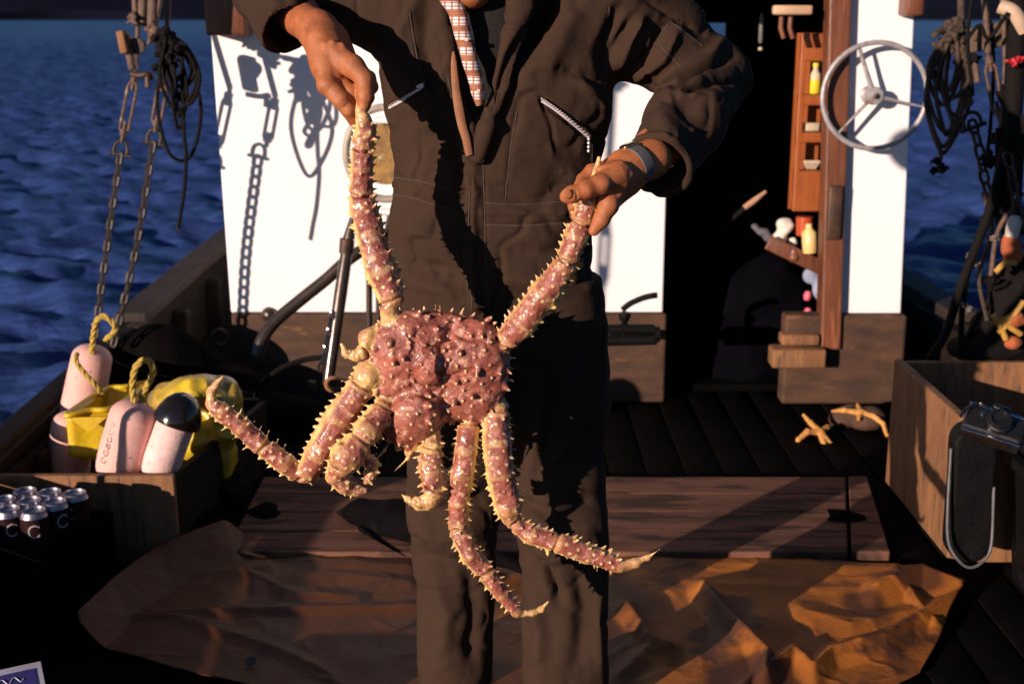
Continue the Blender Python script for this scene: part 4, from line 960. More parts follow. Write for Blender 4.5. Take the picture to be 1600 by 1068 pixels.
MB().hexa([(*v, .003) for v in cr]+[(*v, zc-.003) for v in cr]).build('stacked_base', m_crd, t, smooth=False)
for i in range(4):
    p, q = cr[i], cr[(i+1) % 4]; n = (p+q)/2-sum(cr)/4; tt = (q-p)/np.linalg.norm(q-p); n = n-(n@tt)*tt; n /= np.linalg.norm(n)
    slab(p+n*.001+tt*.0, q+n*.001, .0, zc+.045, n).build('side', m_crd, t, smooth=False)

# ---- blue printed card at the lower left, on a dark box
cb = [W(-60,1085,2.2), W(12,1030,2.2), W(62,1012,2.22), W(98,1085,2.17)]
a = W(20,1075,2.2); z0 = a[2]-.05
t = thing('card_box', 'dark box at the lower left corner under the blue card', 'box', (a[0]-.04, 2.14, 0))
MB().box((a[0]-.05, 2.12, z0/2-.01), (.30,.20,z0-.02)).build('box_body', m_black, t, smooth=False, bevel=.01)
m_card = mat('blue_card', (.045,.038,.19), (.03,.025,.13), rough=.45, scale=20); m_cardw = mat('card_edge', (.42,.40,.50), rough=.5)
c = a+np.array([-.02,.02,-.022]); Rm = np.array((Matrix.Rotation(math.radians(28), 3, 'Z') @ Matrix.Rotation(math.radians(35), 3, 'X')))
t = thing('printed_card', 'tilted blue printed card with a pale border at the lower left', 'card', tuple(c))
MB().box(c, (.14,.105,.006), Rm).build('card_border', m_cardw, t, smooth=False, bevel=.001)
MB().box(c+Rm@np.array([-.004,-.004,.0042]), (.118,.085,.0016), Rm).build('card_face', m_card, t, smooth=False)
for k in range(3):
    pts = [c+Rm@np.array([-.035+.004*i, .022-.020*k+.006*math.sin(i*1.1+k*2)*(1 if k == 0 else .5), .0058]) for i in range(18)]
    MB().tube(smooth_path(pts, 50), .0008 if k else .0012, 4).build('script_line', m_cardw, t)

# ---- tarpaulin on the deck
def tarp():
    nu, nv = 330, 200; U, V_ = np.meshgrid(np.linspace(0,1,nu), np.linspace(0,1,nv), indexing='ij'); U = U.ravel(); V_ = V_.ravel()
    # far edge and near edge in deck points
    fx = np.array([0,.10,.17,.35,.55,.75,.90,1.]); fe = np.array([G(*p)[:2] for p in ((126,1004),(240,880),(352,848),(640,856),(955,872),(1200,878),(1400,890),(1506,926))])
    ne = np.array([G(*p)[:2] for p in ((128,1012),(200,1030),(320,1060),(480,1100),(800,1150),(1150,1130),(1330,1110),(1440,1060))])
    Fx = np.stack([np.interp(U, fx, fe[:, i]) for i in (0, 1)], 1); Nx = np.stack([np.interp(U, fx, ne[:, i]) for i in (0, 1)], 1)
    P = Fx*(1-V_[:, None])+Nx*V_[:, None]; P = np.c_[P, np.full(len(P), .010)]
    P[:, 0] += wob(P, .006, 26, 3); P[:, 1] += wob(P, .016, 22, 9)
    pp = proj(P)
    T = [([(125,1000),(180,945),(250,890),(320,862),(352,850)], 18, .085), ([(160,975),(300,960),(520,955),(650,952)], 5, .014), ([(200,950),(300,975),(440,1020),(520,1060)], 7, .010),
         ([(1098,930),(1130,968),(1160,1000),(1198,1040),(1195,1068)], 11, .050), ([(1160,1000),(1190,990)], 24, .03), ([(960,870),(1100,885),(1250,885),(1400,893)], 6, .008),
         ([(1200,1060),(1240,1030),(1270,1058),(1300,1030),(1380,1010),(1500,940)], 10, .040), ([(1370,930),(1440,905),(1500,930)], 13, .045), ([(1400,900),(1440,960),(1460,980)], 9, .026),
         ([(980,960),(1020,1012),(1050,1024)], 9, .036), ([(1020,1012),(970,1060)], 9, .02), ([(1200,1045),(1160,1080)], 7, .022), ([(420,860),(500,880),(640,890)], 8, .012), ([(400,920),(520,900),(640,915)], 8, .010),
         ([(960,900),(1100,915),(1350,925)], 5, .007), ([(380,895),(450,930),(560,940)], 8, .012), ([(1250,960),(1330,985),(1440,960)], 12, .02), ([(240,910),(330,900),(420,890)], 7, .014)]
    D = np.zeros(len(P))
    for pts, wd, h in T:
        d = polydist(pp, pts); D = np.maximum(D, h*.80*np.clip(1-d/(wd*2.3), 0, 1)**1.25)+.04*h*np.exp(-(d/wd/3)**2)
    k = wob(P, 1., 30, 5); P[:, 2] += D+.004*(1-np.abs(k))+wob(P, .0008, 110, 7)+.0022*np.clip(1-np.abs(wob(P, 1., 40, 18))*6, 0, 1)+.002
    P[:, 2] = np.maximum(P[:, 2], .006+.002*k)
    b = MB(); b.add(P, [(i*nv+j, (i+1)*nv+j, (i+1)*nv+j+1, i*nv+j+1) for i in range(nu-1) for j in range(nv-1)])
    t = thing('tarpaulin', 'rumpled orange-brown canvas tarpaulin spread over the deck', 'tarpaulin', (.1, 3., 0))
    gr = np.clip((.62-U+.16*wob(P, 1., 22, 31))/.10, 0, 1)*.85; gr = np.maximum(gr, np.clip(wob(P, 1., 34, 14)*2.6-.45, 0, .85)); ob_ = b.build('canvas', m_tarp, t, solid=.003, attrs={'shade_grime': gr})  # left part darkened as painted shade, plus random grime patches
    g = G(392,1036,.02); MB().lathe([(.006,.0),(.014,.001),(.014,.003),(.006,.003)], g+[0,0,.006], (0,-.3,1), 20).build('grommet', m_iron2, t)
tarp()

# ---- dark fish on the deck
a, b_ = G(528,800,.05), G(668,842,.05); s = SDF(); ax = (b_-a)
s.chain([a, a+ax*.25+[0,.02,.01], a+ax*.65+[0,.03,.015], a+ax*1.3+[0,.02,0], a+ax*1.9], [.006,.042,.062,.045,.012], .02); s.cone(a+ax*.28+[0,-.045,-.01], a+ax*.8+[0,-.13,-.035], .010, .004, .01); s.cone(a+ax*.4+[0,.04,.04], a+ax*.9+[0,.06,.055], .008, .006, .02)
s.cone(a+ax*1.9, a+ax*2.2+[0,.08,0], .012, .004, .01); s.cone(a+ax*1.9, a+ax*2.2+[0,-.08,-.02], .012, .004, .01)
V, Q = s.mesh(.005, 16); V[:, 2] = np.maximum(V[:, 2], .037); b = MB(); b.add(V, Q)
fs = b.build('fish', mat('fish_skin', (.005,.004,.005), (.003,.002,.003), rough=.75, spec=.04, scale=30, bump=.4, bscale=300, c3=(.010,.008,.008), s3=14, t3=.6), label='dark fish lying on the hatch cover behind the legs', cat='fish')

# ---- starfish
def starfish(name, label, c, arms, r0, m):
    s = SDF(); s.ell(c, (r0*1.3, r0*1.3, r0*1.0), None, .006)
    for pts in arms:
        q = [np.array(c)]+[W(*p) for p in pts]; rr = np.linspace(r0*1.15, r0*.62, len(q)); s.chain(q, rr, .006)
    V, Q = s.mesh(.0035, 16); V = V+vnorm(V, Q)*wob(V, .0016, 420, 3)[:, None]; b = MB(); b.add(V, Q); return b.build(name, m, label=label, cat='starfish')
m_star = mat('starfish_skin', (.62,.31,.08), (.44,.19,.05), rough=.7, scale=40, bump=.7, bscale=260, bdist=.002)
Yq = 4.50
starfish('starfish', 'five-armed orange starfish standing spread on the deck by the coaming', W(1281,674,Yq), [[(1266,660,Yq+.01),(1256,648,Yq+.01)],[(1262,674,Yq-.02),(1248,686,Yq-.04),(1241,704,Yq-.05)],[(1290,685,Yq-.03),(1302,697,Yq-.05),(1314,701,Yq-.06)],[(1287,692,Yq-.05),(1285,714,Yq-.09)],[(1292,668,Yq+.03),(1300,664,Yq+.06)]], .0110, m_star)
starfish('starfish', 'long-armed orange starfish arched over the stones beside the wooden box', W(1345,644,Yq+.1), [[(1320,641,Yq+.1),(1302,642,Yq+.1)],[(1365,650,Yq+.08),(1380,662,Yq+.05),(1386,680,Yq)],[(1341,655,Yq+.06)],[(1340,632,Yq+.16)]], .0110, m_star)
for k, (px, py, r_, lb) in enumerate(((1318,668,.05,'rounded brown stone between the two starfish'),(1352,672,.055,'rounded brown stone under the arched starfish'),(1262,627,.05,'rounded brown stone at the foot of the coaming'))):
    s = SDF(); c = G(px, py-4, 0)+[0,0,r_*.6]; s.ell(c, (r_*1.2,r_*.9,r_*.8), None); s.ell(c+[.03,.01,.01], (r_*.8,r_*.9,r_*.7), None, .02); V, Q = s.mesh(.006, 12); V = V+vnorm(V, Q)*wob(V, .006, 90, k)[:, None]; b = MB(); b.add(V, Q); b.build('stone', m_coam, label=lb, cat='stone', group='stones by the coaming')

# ---- wooden box on the right with a camera on a black bin
def V3(px, py, Y): return W(px, py, Y)
YR0, YR1 = 3.28, 4.28
ft, bt = W(1497,660,YR0), W(1397,560,YR1); zbx = (ft[2]+bt[2])/2
# left board from the far corner to the near corner
t = thing('wooden_box', 'tall sunlit wooden box on the right beside the camera', 'box', (ft[0]+.2, 3.8, 0))
fn = G(1400,560,0)
def topd(px, py, z): return G(px, py, z)
ZT = .44
n0, f0_ = topd(1500,652,ZT), topd(1397,560,ZT); n1, f1_ = topd(1524,640,ZT), topd(1424,572,ZT)
zl = .02
b = MB(); b.hexa([(n0[0],n0[1],zl),(n0[0]+.03,n0[1],zl),(f0_[0]+.03,f0_[1],zl),(f0_[0],f0_[1],zl),(n0[0],n0[1],ZT),(n0[0]+.03,n0[1],ZT),(f0_[0]+.03,f0_[1],ZT),(f0_[0],f0_[1],ZT)])
b.build('side_board', m_crate, t, smooth=False, bevel=.006)
MB().box((f0_[0]+.031+.35, f0_[1]-.015, (ZT-.004+.02)/2), (.70, .03, ZT-.026)).build('back_board', m_crate, t, smooth=False, bevel=.006)
MB().box((n0[0]+.031+.35, n0[1]+.015, .19), (.70, .03, .36)).build('front_board', m_crate, t, smooth=False, bevel=.006)
MB().box((n0[0]+.06+.65, (n0[1]+f0_[1])/2, .22), (.03, f0_[1]-n0[1]-.064, .40)).build('side_board', m_crate, t, smooth=False, bevel=.006)
MB().box((n0[0]+.36, (n0[1]+f0_[1])/2, .06), (.60, f0_[1]-n0[1]-.066, .02)).build('box_floor', m_dkwood, t, smooth=False)
# black fish bin in front of it
c = topd(1640,760,.40); bx0 = n0[0]+.10; 
t = thing('black_bin', 'big black plastic bin at the lower right under the camera', 'bin', (bx0+.4, 2.9, 0))
m_blk = mat('black_plastic', (.005,.005,.006), (.003,.003,.003), spec=.1, rough=.6, scale=20, bump=.4, bscale=90, c3=(.012,.011,.012), s3=12, t3=.62)
ZB = .37
s = SDF(); V = []
b = MB(); y0, y1 = 2.72, n0[1]-.01; x0, x1 = bx0+.0, bx0+.75
def rrect(x0, x1, y0, y1, z, r=.06, n=6):
    out = []
    for cx, cy, a0 in ((x1-r,y1-r,0),(x0+r,y1-r,90),(x0+r,y0+r,180),(x1-r,y0+r,270)):
        for k in range(n): a = math.radians(a0+90*k/(n-1)); out.append((cx+r*math.cos(a), cy+r*math.sin(a), z))
    return out
rings = [rrect(x0+.05,x1-.05,y0+.04,y1-.03,.003), rrect(x0+.02,x1-.02,y0+.01,y1-.01,ZB-.03), rrect(x0,x1,y0-.01,y1,ZB-.028), rrect(x0,x1,y0-.01,y1,ZB), rrect(x0+.03,x1-.03,y0+.02,y1-.03,ZB), rrect(x0+.05,x1-.05,y0+.04,y1-.05,.06)]
nn = len(rings[0]); b.add(np.array(rings).reshape(-1,3), [(i*nn+j, i*nn+(j+1) % nn, (i+1)*nn+(j+1) % nn, (i+1)*nn+j) for i in range(5) for j in range(nn)]+[tuple(range(nn))[::-1], tuple(range(5*nn, 6*nn))])
b.build('tub', m_blk, t); b = MB(); b.box((x0+.38,(y0+y1)/2,ZB+.012),(.70,y1-y0-.06,.02)); b.build('lid', m_blk, t, bevel=.008)
# still camera lying on the box corner
m_leather = mat('black_leather', (.010,.009,.010), (.006,.005,.006), rough=.35, scale=60, bump=.6, bscale=600, coat=.35, bdist=.001); m_chrome = mat('satin_chrome', (.55,.55,.62), (.4,.4,.46), rough=.2, metal=1., scale=40)
cc = W(1552,668,3.14); t = thing('still_camera', 'black and chrome still camera resting on the wooden box corner', 'camera', tuple(cc))
Rm = np.array(Matrix.Rotation(math.radians(-24), 3, 'Z') @ Matrix.Rotation(math.radians(12), 3, 'Y') @ Matrix.Rotation(math.radians(-50), 3, 'X'))
L3 = lambda x, y, z: cc+Rm@np.array([x, y, z])
MB().box(cc, (.150,.045,.075), Rm).build('camera_body', m_leather, t, smooth=False, bevel=.010)
MB().box(L3(0,0,.0425), (.146,.040,.010), Rm).build('top_plate', m_chrome, t, smooth=False, bevel=.003); MB().box(L3(0,0,-.041), (.146,.040,.007), Rm).build('base_plate', m_chrome, t, smooth=False, bevel=.002)
MB().lathe([(.030,0),(.032,.004),(.032,.022),(.028,.024),(.028,.036),(.022,.037),(.020,.030),(0,.028)], L3(.008,-.021,-.002), Rm@np.array([0,-1,0]), 32).build('lens', m_leather, t)
MB().lathe([(.009,0),(.009,.006),(.007,.007),(0,.007)], L3(-.048,0,.0475), Rm@np.array([0,0,1]), 18).build('shutter_dial', m_chrome, t); MB().lathe([(.010,0),(.010,.005),(0,.006)], L3(.052,0,.0475), Rm@np.array([0,0,1]), 18).build('rewind_knob', m_chrome, t)
b = MB(); b.hexa([L3(-.02,-.022,.048),L3(.03,-.022,.048),L3(.03,.018,.048),L3(-.02,.018,.048),L3(-.012,-.016,.066),L3(.022,-.016,.066),L3(.022,.012,.066),L3(-.012,.012,.066)]); b.build('prism_housing', m_leather, t, bevel=.003)
MB().lathe([(.008,0),(.008,.002),(0,.003)], L3(-.035,-.0225,.020), Rm@np.array([0,-1,0]), 16).build('bright_knob', m_chrome, t)
tb = thing('camera_bag', 'dark leather camera bag with a pale rounded lower edge hanging against the wooden box', 'bag', tuple(W(1516,885,3.16)))
s = SDF(); Yg = 3.18
s.p.append((lambda P, a=W(1519,690,Yg), b_=W(1514,846,Yg-.02), r=M_(35,Yg): np.sqrt(np.maximum(np.linalg.norm((P-a-np.clip(((P-a)@(b_-a))/((b_-a)@(b_-a)), 0, 1)[:, None]*(b_-a))*[1,0,1], axis=1)-r+.012, 0)**2+np.maximum(np.abs(P[:, 1]-a[1])-.022, 0)**2)-.012, W(1484,650,Yg)-[0,.06,0], W(1552,886,Yg)+[0,.06,0], .01, False))
lo_ = np.minimum(s.p[0][1], s.p[0][2])-.02; hi_ = np.maximum(s.p[0][1], s.p[0][2])+.02; s.p[0] = (s.p[0][0], lo_, hi_, .01, False)
V, Q = s.mesh(.004, 14); V = V+vnorm(V, Q)*wob(V, .004, 60, 4)[:, None]; b = MB(); b.add(V, Q); b.build('bag_body', m_blk, tb)
q = smooth_path(WP([(1486,700,3.15),(1481,790,3.13),(1482,845,3.12),(1497,874,3.11),(1516,886,3.11),(1536,876,3.12),(1549,850,3.13),(1553,760,3.15)]), 60)
MB().tube(q, .0042, 8).build('piping', mat('grey_strap', (.13,.12,.13), (.06,.06,.065), rough=.45, scale=40), tb)
q = smooth_path(WP([(1500,650,3.12),(1510,638,3.14),(1530,630,3.16),(1545,640,3.13)]), 24); MB().tube(q, .0045, 6, flat=.4, up=(0,-1,0)).build('strap', m_leather, t)

# ---- hand wheel on the narrow wall strip
m_wheel = mat('wheel_metal', (.42,.40,.42), (.27,.24,.24), rough=.4, scale=26, bump=.4, bscale=120, metal=.25, c3=(.20,.10,.055), s3=16, t3=.56, bdist=.002)
Yw = YC-.085; wc = W(1367,150,Yw); rad = M_(79,Yw)*.985
t = thing('hand_wheel', 'three-spoked metal hand wheel fixed to the narrow white wall strip', 'hand wheel', tuple(wc))
q = [wc+rad*np.array([math.cos(a), 0, math.sin(a)]) for a in np.linspace(0, 2*math.pi, 72, endpoint=False)]
MB().tube(q, .0100, 10, closed=True).build('rim', m_wheel, t)
for px, py in ((1345,82),(1437,166),(1318,200)):
    e = W(px, py, Yw)-wc; e = wc+e/np.linalg.norm(e)*rad; d = (e-wc)/rad; MB().tube([wc+d*.02+[0,.012,0], wc+d*rad*.5+[0,.008,0], e], [.0115,.0085,.0075], 8, flat=.6).build('spoke', m_wheel, t)
MB().lathe([(.0,-.014),(.012,-.014),(.014,-.008),(.030,-.006),(.034,.004),(.030,.022),(.015,.024)], wc, (0,1,0), 28).build('hub', m_wheel, t)
MB().tube([wc+[0,.02,0], wc+[0,.083,0]], .012, 14).build('axle', m_iron2, t)
MB().lathe([(.0,0),(.008,.0),(.010,.004),(0,.009)], wc+[0,-.014,0], (0,-1,0), 6).build('nut', m_iron, t)
a = W(1386,158,YC-.02); MB().lathe([(.034,.0),(.034,.012),(.022,.018),(0,.018)], (wc[0]+.0,YC-.001,wc[2]), (0,-1,0), 24).build('wall_flange', m_wheel, t)
# ------------------------------------------------------------------ rigging
def chain_path(P, pitch, wd, r, b=None):
    P = np.array(P); seg = np.linalg.norm(np.diff(P, axis=0), axis=1); S_ = np.r_[0, np.cumsum(seg)]; n = int(S_[-1]/pitch); b = b or MB()
    C = np.stack([np.interp((np.arange(n)+.5)*pitch, S_, P[:, i]) for i in range(3)], 1); T = np.stack([np.gradient(C[:, i]) for i in range(3)], 1); T /= np.linalg.norm(T, axis=1, keepdims=True)
    for i in range(n):
        t = T[i]; u = np.cross(t, (0,1,0)); u /= np.linalg.norm(u); v = np.cross(t, u)
        if i % 2: u, v = v, u
        ang = math.radians(28); u = u*math.cos(ang)+v*math.sin(ang)
        l = pitch*.5+r*1.3-wd/2+.0; pts = []
        for a in np.linspace(0, 2*math.pi, 14, endpoint=False): pts.append(C[i]+u*(wd/2-r)*math.sin(a)+t*((wd/2-r)*math.cos(a)+(l if math.cos(a) > 0 else -l)*min(1, abs(math.cos(a))*3)))
        b.tube(pts, r, 6, closed=True)
    return b
def turnbuckle(a, b_, parent, m):
    a = np.array(a); b_ = np.array(b_); t = (b_-a); L = np.linalg.norm(t); t /= L; u = np.cross(t, (0,1,0)); u /= np.linalg.norm(u)
    x = MB()
    for s_ in (-1, 1): x.tube([a+t*L*.12+u*s_*.006, a+t*L*.2+u*s_*.016, a+t*L*.78+u*s_*.016, a+t*L*.88+u*s_*.006], .0055, 8)
    x.tube([a, a+t*L*.30], .007, 8); x.tube([b_, b_-t*L*.26], .007, 8); x.lathe([(.0,0),(.013,.0),(.013,.02),(0,.02)], a+t*L*.1, t, 12); x.lathe([(.0,0),(.013,.0),(.013,.02),(0,.02)], b_-t*L*.14, t, 12)
    return x.build('turnbuckle', m, parent)
def shackle(c, t, parent, m, r=.024):
    c = np.array(c); t = np.array(t)/np.linalg.norm(t); u = np.cross(t, (0,1,0)); u /= np.linalg.norm(u)
    pts = [c-t*.03+u*r*.9, c-t*.005+u*r, c+t*.016+u*r*.75, c+t*.026, c+t*.016-u*r*.75, c-t*.005-u*r, c-t*.03-u*r*.9]
    return MB().tube(smooth_path(pts, 24), .0065, 8).tube([c-t*.024+u*(r+.014), c-t*.024-u*(r+.014)], .007, 8).build('shackle', m, parent)
m_chain = mat('chain_iron', (.045,.032,.027), (.020,.016,.014), rough=.5, scale=60, bump=.6, bscale=200, metal=.5, bdist=.002)
m_bronze = mat('weathered_bronze', (.15,.085,.062), (.07,.042,.034), rough=.55, scale=30, bump=.5, bscale=140, metal=.2, c3=(.38,.26,.13), s3=22, t3=.62)
m_drk = mat('tarred_line', (.008,.006,.006), (.004,.003,.003), spec=.15, rough=.8, scale=80, bump=1., bscale=200, bdist=.003)
YL = 4.60
def shroud(label, pts_px, tb0, tb1, up, grp, Ys):
    foot = W(*pts_px[-1]); t = thing('rigging_chain', label, 'chain', tuple(foot), grp)
    P = WP(pts_px); chain_path(smooth_path(P, 30), .040, .036, .0068).build('chain_links', m_chain, t)
    shackle(P[0]+(P[0]-P[1])/np.linalg.norm(P[0]-P[1])*.02, P[0]-P[1], t, m_chain)
    a, b_ = W(*tb0), W(*tb1); turnbuckle(a, b_, t, m_bronze)
    MB().tube([b_, W(*up)], .009, 8).build('wire_stay', m_bronze, t)
    return t
YL = 4.66
shroud('left chain of the pair hanging at the left rail', [(188,240,YL),(165,400,YL-.04),(146,548,YL-.12)], (190,222,YL), (212,112,YL), (226,-160,YL+.2), 'rigging chains at the left rail', YL)
YL = 4.60
shroud('right chain of the pair hanging at the left rail', [(240,222,YL+.02),(212,390,YL),(176,545,YL-.06)], (242,206,YL), (256,120,YL), (275,-160,YL+.2), 'rigging chains at the left rail', YL)
def knuckle(c, r, m, parent, nm='lashing'):
    s = SDF(); rs = np.random.RandomState(int(abs(c[0]*1000)) % 999)
    for _ in range(16): s.cone(np.array(c)+rs.randn(3)*r*.42, np.array(c)+rs.randn(3)*r*.42, r*.24, r*.22, .003)
    V, Q = s.mesh(.004, 12); V = V+vnorm(V, Q)*wob(V, .003, 300, 3)[:, None]; b = MB(); b.add(V, Q); return b.build(nm, m, parent)
# wooden tackle block with its gear, left
a = W(208,80,YL); t = thing('tackle_block', 'wood-cheeked tackle block above the left chains', 'tackle block', tuple(a))
b = MB(); R1 = np.array(Matrix.Rotation(math.radians(-8), 3, 'Y')); b.box(W(193,66,YL-.03), (.028,.05,.078), R1); b.build('cheek', m_crate, t, bevel=.006)
b = MB(); b.box(W(203,82,YL-.01), (.026,.05,.125), R1); b.build('cheek', m_bronze, t, bevel=.008); MB().lathe([(0,-.015),(.028,-.015),(.022,0),(.028,.015),(0,.015)], W(214,72,YL), (0,1,0), 20).build('sheave', m_iron, t)
MB().tube(smooth_path(WP([(206,116,YL),(218,118,YL-.02),(232,116,YL-.02),(238,122,YL)]), 16), .010, 8).build('pin', m_iron, t); MB().tube(WP([(230,116,YL-.02),(231,136,YL-.02)]), [.008,.010], 8).build('toggle', m_bronze, t)
b = MB()
for (x0, x1, r_) in ((207,213,.012),(222,222,.017),(237,238,.020),(252,240,.010)): b.tube(WP([(x1,50 if x0 > 230 else 40,YL),(x0+3,-20,YL+.02),(x0,-160,YL+.1)]), r_, 10)
b.build('hanging_strops', m_bronze, t)
knuckle(W(240,50,YL-.01), .035, m_bronze, t); knuckle(W(212,30,YL-.01), .028, m_bronze, t)
def coil(name, label, top, loops, r, m, knot, Yc, tail=None, cat='rope', seed=1, kr=.04, nn=None):
    rs = np.random.RandomState(seed); tp = W(*top, Yc); t = thing(name, label, cat, tuple(tp))
    for (xl, xr, yb, dx) in loops:
        pts = [(top[0]+rs.uniform(-6,6), top[1]+rs.uniform(-5,8)), (xl+(top[0]-xl)*.45, top[1]+(yb-top[1])*.25), (xl, top[1]+(yb-top[1])*.6), (xl+(xr-xl)*.28, yb-4), (xl+(xr-xl)*.62+dx, yb), (xr, top[1]+(yb-top[1])*.62), (xr+(top[0]-xr)*.4, top[1]+(yb-top[1])*.22), (top[0]+rs.uniform(-6,6), top[1]+rs.uniform(0,10))]
        q = smooth_path([W(p[0], p[1], Yc+rs.uniform(-.03,.03)) for p in pts], 56); MB().tube(q, r, 7).build('rope_loop', m, t)
    if tail: MB().tube(smooth_path([W(p[0], p[1], Yc) for p in tail], 40), r, 7).build('rope_tail', m, t)
    for c, k_ in knot: knuckle(W(*c, Yc), k_, m, t)
    return t
t = coil('rope_coil', 'dark coiled rope hanging beside the left chains', (262,52), [(250,308,168,0),(254,300,150,-4),(268,292,196,0),(270,312,160,4),(258,285,130,0),(246,314,244,10),(262,306,135,3),(274,288,178,0)], .0068, m_drk, [((258,62),.045),((262,88),.042),((252,106),.03),((276,78),.035)], 4.52, [(284,110),(287,200),(291,245),(288,300),(283,330),(279,358)])
knuckle(W(279,357,4.52), .009, m_bronze, t, 'rope_whipping')
# spare gear that hangs a little further aft on the same side, out of frame, and throws shadows on the wall
for k, (x, y) in enumerate(((-1.40,3.02),(-1.33,3.10))):
    t = thing('wire_shroud', ('wire shroud at the left rail nearer the stern', 'second wire shroud at the left rail nearer the stern')[k], 'wire', (x-.05, y, .27), 'wire shrouds nearer the stern')
    MB().tube([(x-.06,y,.28),(x-.04,y,.95)], .006, 8).build('lower_wire', m_bronze, t); turnbuckle((x-.042,y,.94),(x-.03,y,1.25), t, m_bronze); MB().tube([(x-.03,y,1.25),(x+.05,y+.02,3.)], .010, 8).build('wire_stay', m_bronze, t)
    if k: knuckle((x-.01,y,1.75), .05, m_drk, t)
# ---- right side
YRg = 4.15
t = coil('rope_coil', 'bulky brown coiled rope hanging right of the hand wheel', (1494,38), [(1447,1508,222,-4),(1450,1500,160,0),(1458,1496,140,3),(1449,1512,200,0),(1462,1506,205,-6),(1470,1512,175,2),(1455,1520,150,0),(1478,1504,186,0),(1446,1515,232,-8)], .0072, m_rope, [((1493,45),.045),((1487,66),.038),((1500,88),.03)], YRg, [(1466,225),(1470,245),(1466,262),(1474,270)], seed=4)
for c in ((1461,252),(1472,262),(1458,268)): knuckle(W(*c, YRg), .016, m_drk, t, 'loose_knot')
t = thing('rigging_board', 'weathered wooden board lashed into the rigging on the right', 'board', tuple(W(1542,58,4.1)))
MB().box(W(1542,58,4.1), (.118,.03,.075), np.array(Matrix.Rotation(math.radians(-12), 3, 'Y'))).build('plank', mat('old_grey_wood', (.15,.095,.062), (.08,.05,.035), rough=.8, scale=9, bump=.6, bscale=60, stretch=(1,4,4)), t, bevel=.005)
for px in (1522,1530,1566): MB().lathe([(.006,0),(.005,.003),(0,.004)], W(px, 62 if px < 1560 else 52, 4.083), (0,-1,0), 10).build('nail', m_bronze, t)
MB().tube(WP([(1523,92,4.1),(1527,128,4.1)]), .011, 8).build('toggle', m_bronze, t); knuckle(W(1522,90,4.1), .022, m_drk, t)
t = thing('rigging_chain', 'chain hanging from the brown rope coil on the right, in front of the sea', 'chain', tuple(W(1585,400,YRg)), 'chains in the right rigging')
P = WP([(1518,188,YRg),(1530,232,YRg),(1541,290,YRg),(1560,340,YRg),(1590,395,YRg)]); chain_path(smooth_path(P, 30), .042, .036, .006).build('chain_links', m_chain, t); shackle(P[0], P[0]-P[1], t, m_chain, .028); knuckle(W(1511,158,YRg), .024, m_bronze, t, 'rope_eye')
MB().tube(WP([(1509,150,YRg),(1502,40,YRg),(1500,-160,YRg)]), .012, 8).build('hanging_line', m_rope, t)
t = thing('rigging_screw', 'long rigging screw hanging below the weathered board on the right', 'rigging screw', tuple(W(1560,190,4.05)))
turnbuckle(W(1562,190,4.05), W(1544,84,4.05), t, m_bronze); MB().tube(WP([(1544,84,4.05),(1538,-10,4.1),(1530,-160,4.1)]), .011, 8).build('stay', m_bronze, t)
# dark davit post with lines and sack at the right edge
t = thing('rigging_post', 'dark hanging post and lines at the right edge of the boat', 'post', tuple(W(1585,560,4.0)))
MB().tube(smooth_path(WP([(1592,-160,4.0),(1588,60,4.0),(1580,200,4.0),(1572,260,4.0),(1562,330,4.0)]), 30), .030, 12).build('post', m_drk, t)
MB().tube(smooth_path(WP([(1570,230,3.95),(1545,330,3.95),(1500,450,3.95),(1478,520,3.95),(1452,560,3.95)]), 40), .014, 10).build('black_hose', m_drk, t)
MB().tube(smooth_path(WP([(1562,10,4.0),(1585,20,3.98),(1600,50,3.98)]), 14), .022, 10).build('pale_hook', mat('bone_wood', (.55,.38,.27), rough=.6), t)
knuckle(W(1588,95,3.95), .02, mat('red_tape', (.55,.02,.03), rough=.5), t, 'red_tape')
for k, pts in enumerate(([(1600,180),(1592,300),(1585,420)], [(1560,200),(1558,300),(1555,340)], [(1532,345),(1550,333),(1570,345)], [(1548,340),(1520,400),(1505,470),(1500,560)], [(1580,400),(1545,470),(1500,545)])):
    MB().tube(smooth_path([W(p[0], p[1], 3.95+.03*k) for p in pts], 30), .010, 8).build('line', m_drk, t)
P = WP([(1574,240,3.93),(1590,330,3.93),(1600,400,3.93)]); chain_path(smooth_path(P, 20), .042, .036, .006).build('chain', m_chain, t)
for k, pts in enumerate(([(1540,-20),(1552,90),(1548,190),(1540,260)], [(1596,60),(1578,150),(1588,260),(1576,330)], [(1566,-20),(1570,120),(1560,230)], [(1522,-20),(1512,60),(1520,150)], [(1536,300),(1550,360),(1530,430),(1542,500)], [(1598,300),(1560,360),(1548,430)], [(1575,20),(1545,60),(1530,40),(1505,70)])):
    MB().tube(smooth_path([W(p[0], p[1], 4.08-.02*k) for p in pts], 30), .006+.0012*(k % 3), 7).build('line', (m_drk, m_rope, m_bronze)[k % 3], t)
for c_, r_ in (((1546,250),.03), ((1572,150),.028), ((1558,215),.026), ((1548,440),.03), ((1575,300),.03)): knuckle(W(*c_, 4.02), r_, m_drk, t)
